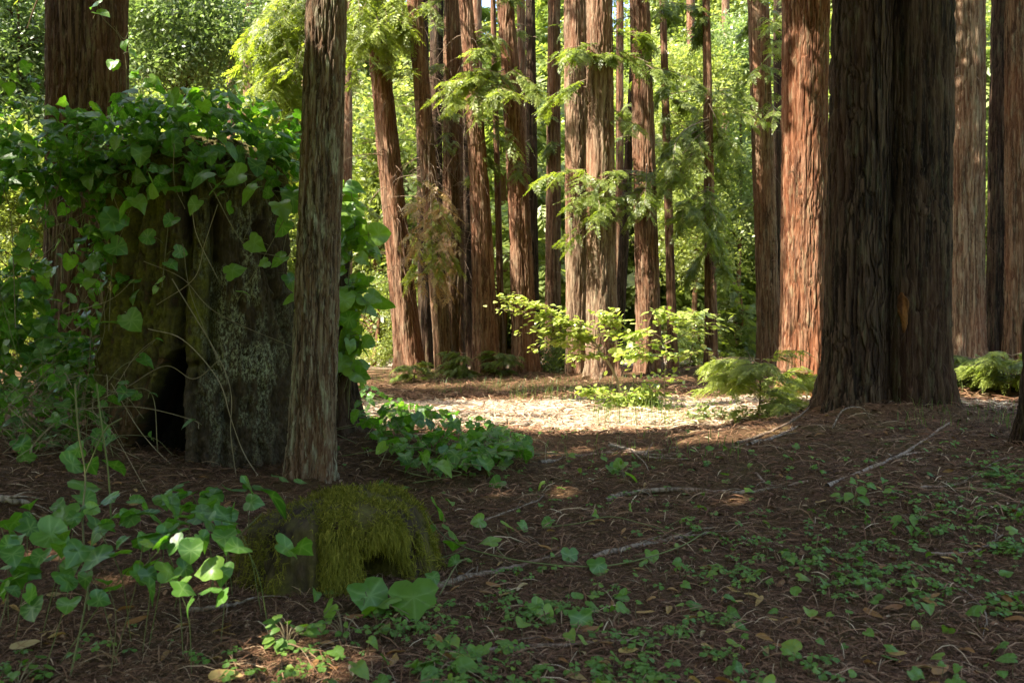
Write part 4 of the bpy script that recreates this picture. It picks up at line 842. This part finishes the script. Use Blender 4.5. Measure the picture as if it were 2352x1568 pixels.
def frond_bush(label, X, Y, n, Lr, ss, tint, up=.35, name='redwood_sprout', azr=(0, 6.28), mat='needle'):
    b = PG(X, Y); root = thing(name, label, 'shrub', b); mb = MB(); st_ = [b, b + [.03, 0, .25], b + [.02, 0, Lr * .8]]
    tube(mb, smooth_path(st_, 8), np.linspace(.012, .004, 8), 5, .3, 1)
    for i in range(n):
        a = rng.uniform(*azr); z = rng.uniform(.05, Lr * .85); p = b + [.02, 0, z]; Lb = Lr * rng.uniform(.55, 1.05)
        branch(mb, p, [math.cos(a), math.sin(a), up * rng.uniform(.2, 1.4)], Lb, .25, .005, int(20 * Lb / Lr), ss, tint, None, t0=.12, tpl=FROND, spread=.9)
    mb.build('foliage', [M[mat], M['twig']], root, origin=b)
frond_bush('feathery sunlit redwood sprout left of the glowing orange trunk', 1740, 962, 30, .72, .24, .95)
frond_bush('smaller feathery redwood sprout touching the huge dark trunk', 1850, 935, 16, .5, .22, .7)
frond_bush('olive feathery fern in the dim corner behind the needle mound', 2318, 905, 34, .55, .25, .75)
frond_bush('dark green feathery sprout at the foot of the pale tan redwood', 2230, 880, 20, .4, .2, .4)
frond_bush('low dark fern between the feet of the cluster trunks', 1065, 866, 18, .55, .24, .3)
frond_bush('shaded fern at the foot of the stout red brown redwood', 1145, 862, 16, .5, .22, .4)
frond_bush('small green sprout beside the foot of the red leaning trunk', 950, 878, 16, .4, .2, .5)
# ---------------------------------------------------------------- ground cover: litter, clover, grass
def samp(n, ymin=1010, ymax=1640, xlo=-500, xhi=2900, p=1.):
    n = int(n * 1.37)
    X = rng.uniform(xlo, xhi, n); Y = ymin + (ymax - ymin) * rng.random(n) ** p
    d = CH / ((Y - HY) / F)
    return (X - CX) / F * d, d
def strips(mb, x, y, ln, wd, tn, curve=.25, lift=.012, tilt=.18):
    if lift < .015: k_ = np.clip(y / 3.6, 1, 1.9); ln, wd = ln * k_, wd * k_
    n = len(x); a = rng.uniform(0, 6.28, n); d = np.stack([np.cos(a), np.sin(a), rng.normal(0, tilt, n)], -1); s = np.stack([-np.sin(a), np.cos(a), rng.normal(0, .4, n)], -1)
    p = np.stack([x, y, gz(x, y) + rng.uniform(.0, lift, n)], -1); cv = rng.normal(0, curve, n)[:, None]
    q = [p + d * ln[:, None] * t + s * ln[:, None] * cv * t * t + np.array([0, 0, 1]) * (ln * .12 * (1 - (2 * t) ** 2))[:, None] for t in (-.5, -.17, .17, .5)]
    w = nrm(s) * wd[:, None] * .5; V = np.stack([q[0] - w * .5, q[0] + w * .5, q[1] - w, q[1] + w, q[2] - w, q[2] + w, q[3] - w * .3, q[3] + w * .3], 1)
    o = (np.arange(n) * 8)[:, None, None]; Fq = (np.array([[0, 1, 3, 2], [2, 3, 5, 4], [4, 5, 7, 6]])[None] + o).reshape(-1, 4)
    mb.add(V, Fq, np.repeat(tn, 8))
lm_ = MB()
x, y = samp(95000, 985, 1640); n = len(x); strips(lm_, x, y, rng.uniform(.012, .05, n), rng.uniform(.0011, .0030, n), np.clip(rng.beta(1.6, 2.3, n), 0, 1), .1, .010, .12)
x, y = samp(5000, 985, 1640); n = len(x); strips(lm_, x, y, rng.uniform(.05, .2, n), rng.uniform(.0018, .0045, n), np.clip(rng.beta(2.2, 1.8, n), 0, 1), .07, .018, .08)
x, y = samp(3400, 975, 1290); n = len(x); strips(lm_, x, y, rng.uniform(.06, .28, n), rng.uniform(.003, .007, n), np.clip(rng.normal(.58, .2, n), 0, 1), .1, .025, .09)
x, y = samp(7000, 985, 1640); n = len(x); strips(lm_, x, y, rng.uniform(.015, .04, n), rng.uniform(.006, .014, n), np.clip(rng.beta(1.5, 2.6, n), 0, 1), .2, .008, .1)
x, y = samp(6000, 900, 1010, 800, 2352); n = len(x); pm = path_mask(x, y); strips(lm_, x, y, rng.uniform(.04, .16, n), rng.uniform(.004, .010, n), np.clip(rng.beta(1.7, 2.2, n) + .5 * pm, 0, 1))
x, y = samp(4400, 850, 920, 800, 2352); n = len(x); strips(lm_, x, y, rng.uniform(.06, .3, n), rng.uniform(.006, .015, n), np.clip(rng.beta(1.7, 2.4, n), 0, 1), .2, .03)
l_ = lm_.build('needle_litter', M['litter']); l_['kind'] = 'stuff'; l_['label'] = 'brown fallen needles and twig bits covering the floor'
dm = MB(); x, y = samp(420, 1010, 1640); n = len(x); pos = np.stack([x, y, gz(x, y) + .015], -1)
for k in range(3):
    s = np.arange(n) % 3 == k; q = OVAL[k][0] * [1, .45, 1], OVAL[k][1], OVAL[k][2]
    place(dm, q, pos[s], rdir(s.sum(), .85), nrm(np.array([0, 0, 1.]) + rng.normal(size=(s.sum(), 3)) * .35), rng.uniform(.03, .085, s.sum()), rng.random(s.sum()))
l_ = dm.build('fallen_leaves', M['dryleaf']); l_['kind'] = 'stuff'; l_['label'] = 'tan and orange dead leaves sprinkled on the litter'
cm = MB(); xs_, ys_ = [], []
patches = [(1180, 1380, 70, 26), (1280, 1390, 60, 20), (1020, 1450, 110, 40), (1100, 1560, 130, 60), (1490, 1560, 70, 26), (1650, 1500, 40, 10), (1700, 1580, 60, 16), (1990, 1310, 110, 60), (1900, 1250, 150, 60), (2300, 1080, 70, 70), (2260, 1180, 110, 60), (1700, 1240, 120, 30), (1620, 1320, 60, 14), (1730, 1320, 50, 16), (1850, 1520, 60, 12), (2150, 1330, 100, 30), (2320, 1380, 50, 16), (2180, 1160, 120, 26), (1330, 1120, 100, 18), (1600, 1180, 120, 26),
           (1420, 1330, 90, 16), (900, 1440, 60, 16), (1640, 1420, 40, 10), (1200, 1310, 60, 10), (2050, 1060, 200, 30), (1240, 1010, 200, 40), (2000, 1200, 180, 40), (1460, 1480, 50, 14), (2330, 1250, 40, 30), (60, 1540, 60, 10), (1560, 1450, 40, 10), (1380, 1540, 50, 16), (700, 1530, 120, 30), (300, 1480, 160, 10), (1500, 1070, 140, 24)]
P_, S_ = [], []
for X, Y, r, k in patches:
    for _ in range(int(k * 1.3)):
        q = PG(X + rng.normal() * r * .7, np.clip(Y + rng.normal() * r * .28, 985, 1640), rng.uniform(.015, .05)); P_.append(q); S_.append(rng.uniform(.010, .034))
P_ = np.array(P_); S_ = np.array(S_); n = len(P_); pk = rng.integers(0, 3, n); tn = np.clip(rng.normal(.5, .2, n), 0, 1)
for k in range(3):
    s = pk == k; place(cm, CLOV[k], P_[s], rdir(s.sum(), .9), nrm(np.array([0, -.15, 1.]) + rng.normal(size=(s.sum(), 3)) * .25), S_[s], tn[s])
for q in P_: tube(cm, [q, q - [.004, .004, .03], [q[0] + .004, q[1], q[2] - .055]], .0012, 3, .4, 1)
hv = np.array([PG(rng.uniform(700, 2380), 1020 + 560 * rng.random() ** 1.2, rng.uniform(.015, .07)) for _ in range(260)]); pk = rng.integers(0, len(HEART), len(hv))
for k in range(len(HEART)):
    q_ = pk == k; place(cm, HEART[k], hv[q_], rdir(q_.sum(), .8), nrm(np.array([0, -.25, 1.]) + rng.normal(size=(q_.sum(), 3)) * .35), rng.uniform(.02, .06, q_.sum()), np.clip(rng.normal(.6, .25, q_.sum()), 0, 1))
for q in hv: tube(cm, [q, q - [.006, .0, .04], [q[0] + .006, q[1], q[2] - .09]], .0013, 3, .3, 1)
l_ = cm.build('clover', [M['clover'], M['stem']]); l_['kind'] = 'stuff'; l_['label'] = 'patches of small clover like ground cover'
gm = MB()
def blades(n, xr, yr, h0, h1, tint):
    X = rng.uniform(*xr, n); Y = rng.uniform(*yr, n); b = np.array([PG(a, c) for a, c in zip(X, Y)]); h = rng.uniform(h0, h1, n); a = rng.uniform(0, 6.28, n); ln = rng.uniform(.1, .7, n)
    d = np.stack([np.cos(a), np.sin(a), 0 * a], -1); s = np.stack([-np.sin(a), np.cos(a), 0 * a], -1) * .003
    q = [b + np.array([0, 0, 1]) * (h * t)[:, None] * (1 - .35 * t * ln[:, None]) + d * (h * ln * t * t)[:, None] for t in (0, .5, 1.)]
    V = np.stack([q[0] - s, q[0] + s, q[1] - s * .8, q[1] + s * .8, q[2]], 1); o = (np.arange(n) * 5)[:, None]
    gm.add(V, o + [0, 1, 3, 2], np.repeat(np.clip(rng.normal(tint, .25, n), 0, 1), 5)); gm.R.append(gm.Q[-1][:, 0:1] + [2, 3, 4]); gm.RM.append(np.zeros(n))
blades(420, (1170, 1500), (893, 925), .06, .26, .4); blades(500, (1000, 1480), (870, 905), .05, .16, .35); blades(260, (1360, 1560), (920, 985), .08, .3, .5); blades(160, (2060, 2352), (930, 985), .04, .15, .4); blades(220, (830, 1000), (840, 880), .05, .2, .5); blades(120, (1250, 1700), (1000, 1060), .04, .14, .5); blades(300, (2180, 2352), (850, 900), .06, .25, .4)
l_ = gm.build('grass', M['grass']); l_['kind'] = 'stuff'; l_['label'] = 'thin grass tufts along the edge of the sunny path'
# ---------------------------------------------------------------- fallen branches, each its own thing
def stick(label, pts, r, tint=.5, fork=None, h=.01, mat='stick'):
    tint = tint * .9; q = [PG(*p_, max(h * .6, r * .3)) if len(p_) == 2 else PG(*p_) for p_ in pts]; s = smooth_path(q, 26); s += np.cumsum(rng.normal(size=s.shape), 0) * r * .22 * [1, 1, .3]; s[:, 2] -= .4 * r * (rng.random(26) < .3)
    rr = r * np.linspace(1, .45, 26) * rng.uniform(.88, 1.12, 26); b = s[0].copy(); root = thing('fallen_branch', label, 'branch', b, 'dead branches on the forest floor'); mb = MB()
    tube(mb, s, rr, 8, np.clip(tint + rng.normal(size=26 * 8) * .2, 0, 1))
    mb.add(np.vstack([s[0] + (s[0] - s[1]) * .1, s[0] + rr[0] * rng.normal(size=(3, 3)) * .6]), [[0, 1, 2], [0, 2, 3], [0, 3, 1]], .9)
    for _ in range(3):
        i = rng.integers(6, 24); v = s[i] - s[i - 3]; e = s[i] + nrm(v) * rng.uniform(.04, .16) + rng.normal(size=3) * [.06, .06, .02]; e[2] = max(e[2], float(gz(e[0], e[1])) + .01); tube(mb, smooth_path([s[i], (s[i] + e) / 2 + [0, 0, .012], e], 6), np.linspace(rr[i] * .45, .0012, 6), 5, np.clip(tint + rng.normal(size=30) * .2, 0, 1))
    for f in (fork or []):
        q = smooth_path([PG(*p_, max(h, r * .6)) if len(p_) == 2 else PG(*p_) for p_ in f], 10); tube(mb, q, np.linspace(r * .5, r * .2, 10), 6, np.clip(tint + rng.normal(size=60) * .2, 0, 1))
    mb.build('wood', M[mat], root, origin=b)
stick('brown stick pointing from the mossy stump toward the floor middle', [(1000, 1348), (1100, 1322), (1220, 1292), (1325, 1268)], .017, .3)
stick('grey branch lying in line past the end of the brown stick', [(1362, 1276), (1480, 1252), (1560, 1238), (1635, 1222)], .015, .6, [[(1560, 1238), (1600, 1215), (1640, 1210)]])
stick('pale long branch across the middle of the shaded floor', [(1390, 1142), (1440, 1130), (1560, 1122), (1700, 1121), (1850, 1108)], .02, .8)
stick('thin straight pale pole slanting up the needle mound', [(1900, 1116), (2030, 1065), (2110, 1020), (2186, 970)], .016, .9, [[(2060, 1050), (2120, 1040), (2180, 1048)]])
stick('curved dark stick nearest the viewer at the bottom', [(1060, 1535), (1120, 1492), (1220, 1476), (1350, 1487), (1580, 1466)], .010, .4)
stick('bleached branch at the shade line before the sunlit path', [(1240, 1066), (1330, 1046), (1440, 1040), (1580, 1044)], .018, 1., [[(1440, 1040), (1500, 1030), (1560, 1020, .06)]])
stick('forked bleached branch beside the shade line under the thin stem', [(1400, 1022, .1), (1450, 1034), (1500, 1048), (1590, 1052)], .014, .95, [[(1450, 1034, .05), (1480, 1060), (1490, 1078)], [(1480, 1040, .03), (1500, 1010, .1)]])
stick('dark bent branch running down the sunny side of the mound', [(1690, 1012), (1760, 990), (1820, 966, .05), (1870, 940, .05)], .014, .2)
stick('light peeled branch just under the dark bent one on the mound', [(1720, 1016), (1770, 1000), (1830, 975)], .02, .9)
stick('yellowish crooked twig on the clover at the right', [(2140, 1268), (2220, 1268), (2260, 1250), (2305, 1226)], .009, .8)
stick('pale broken branch end poking in at the left border', [(-40, 1135, .06), (10, 1150, .05), (55, 1165)], .022, .9)
stick('slender grey twig beside the dappled light patch', [(1090, 1200), (1150, 1180), (1230, 1155), (1250, 1140)], .008, .6)
stick('yellow brown stick in front of the mossy stump', [(430, 1392), (500, 1388), (580, 1372)], .012, .6)
stick('short pale stick on the bare needles below the mound', [(1736, 1082), (1760, 1102), (1790, 1116)], .010, 1.)
stick('arched pale twig standing loose at the huge trunk foot', [(1910, 985), (1935, 945, .12), (1980, 940, .10), (2000, 965)], .006, .9)
stick('dim long twig along the right side below the mound', [(2110, 1120), (2200, 1108), (2280, 1062), (2330, 1040)], .008, .5)
stick('thin crossed twig low in the right corner', [(2140, 1310), (2220, 1360), (2260, 1400), (2262, 1440)], .005, .8)
stick('fallen bleached log in the sun far past the slim trunk', [(880, 838), (905, 830), (935, 822)], .05, 1.)
stick('grey upright dead twig in the clearing by the lichen streaked redwood', [(1724, 842), (1722, 820, .18), (1715, 808, .32)], .012, 1.)
for lb_, X, Y, ln, t in (('big orange dead leaf in the lower right corner', 2140, 1546, .085, .35), ('long tan dead leaf at the lower left border', 22, 1482, .10, .9), ('wide tan dead leaf cut by the bottom border', 480, 1552, .13, .75), ('narrow yellow tan leaf leaning on the nearest dark stick', 1420, 1500, .07, .8), ('small orange leaf on the mid floor right', 2010, 1300, .05, .3), ('curled tan leaf in the right foreground', 2040, 1490, .06, .6)):
    q = PG(X, Y, .02); root = thing('dead_leaf', lb_, 'leaf', q, 'single dead leaves'); mb = MB(); tp = OVAL[0][0] * [1, .55, 1], OVAL[0][1], OVAL[0][2]
    place(mb, tp, q[None], np.array([[1., rng.uniform(-.6, .6), .25]]), np.array([[0, -.45, .9]]), ln, t); mb.build('blade', M['dryleaf'], root, origin=q)
# seedlings
for lb_, X, Y, n_, sz, h in (('light green seedling of pointed leaves catching sun at bottom left', 660, 1475, 22, .05, .10), ('pale clover like seedling on red stalks beside the pointed leaf seedling', 790, 1460, 14, .03, .12), ('spiky five pointed leaf plant at the bottom beside the dark stick', 1000, 1545, 6, .10, .05), ('bright lobed leaf seedling standing on the right floor', 1960, 1150, 9, .07, .16), ('twin leaf seedling right of the lobed one', 2095, 1185, 5, .06, .10),
                            ('leafy seedling on the bare middle floor', 1432, 1075, 8, .055, .12), ('blurred green seedling at the lower left border', 40, 1560, 8, .05, .08)):
    b = PG(X, Y + 20); root = thing('forest_seedling', lb_, 'plant', b); lb2, s2 = MB(), MB()
    a = rng.uniform(0, 6.28, n_); rr = rng.uniform(.02, .09, n_); pos = b + np.stack([np.cos(a) * rr, np.sin(a) * rr, h * rng.uniform(.4, 1, n_)], -1)
    for i in range(n_): tube(s2, smooth_path([b, (b + pos[i]) / 2 + [0, 0, .02], pos[i]], 5), .0018, 3, .5)
    dx = nrm(np.stack([np.cos(a), np.sin(a), rng.normal(-.1, .2, n_)], -1)); pk = rng.integers(0, 3, n_)
    for k in range(3): s = pk == k; place(lb2, OVAL[k], pos[s], dx[s], nrm(np.array([0, -.2, 1.]) + rng.normal(size=(s.sum(), 3)) * .25), sz * rng.uniform(.7, 1.2, s.sum()), np.clip(rng.normal(.6, .15, s.sum()), 0, 1))
    lb2.build('foliage', M['clover'], root, origin=b); build_stems(s2, M['stem'], root, b)
# ---------------------------------------------------------------- light, sky, camera
wd_ = bpy.data.worlds.new('World'); SC.world = wd_; wd_.use_nodes = True
nt = wd_.node_tree; nt.nodes.clear(); sky = nt.nodes.new('ShaderNodeTexSky'); sky.sky_type = 'NISHITA'; sky.sun_disc = False
sky.sun_elevation = EL; sky.sun_rotation = math.atan2(L[0], L[1]); sky.air_density = .7; sky.dust_density = 2.5; sky.ozone_density = .6
bg = nt.nodes.new('ShaderNodeBackground'); bg.inputs[1].default_value = .15; ow = nt.nodes.new('ShaderNodeOutputWorld')
nt.links.new(sky.outputs[0], bg.inputs[0]); nt.links.new(bg.outputs[0], ow.inputs[0])
sl = bpy.data.lights.new('sun', 'SUN'); sl.energy = 3.3; sl.angle = math.radians(.53); sl.color = (1, .93, .80)
so = bpy.data.objects.new('sun', sl); COL.objects.link(so); so.rotation_euler = Vector(L).to_track_quat('Z', 'Y').to_euler(); so.location = (0, 0, 30)
cam = bpy.data.cameras.new('camera'); co_ = bpy.data.objects.new('camera', cam); COL.objects.link(co_); SC.camera = co_
co_.location = (0, 0, CH); co_.rotation_euler = (math.pi / 2, 0, 0)
cam.sensor_width = 36; cam.lens = 36 * F / 2352; cam.shift_y = (HY - 784) / 2352; cam.clip_end = 1000; cam.clip_start = .05
cam.dof.use_dof = True; cam.dof.focus_distance = 9.; cam.dof.aperture_fstop = 5.6
SC.view_settings.view_transform = 'Standard'; SC.view_settings.look = 'None'; SC.view_settings.exposure = 2.75; SC.view_settings.gamma = 1
SC.render.film_transparent = False
cy = SC.cycles; cy.max_bounces = 6; cy.diffuse_bounces = 3; cy.glossy_bounces = 2; cy.transmission_bounces = 4; cy.caustics_reflective = False; cy.caustics_refractive = False
cy.use_denoising = True
try: cy.denoiser = 'OPENIMAGEDENOISE'; cy.denoising_input_passes = 'RGB_ALBEDO_NORMAL'; cy.denoising_prefilter = 'ACCURATE'
except Exception as e: print(e)
cy.sample_clamp_indirect = 8
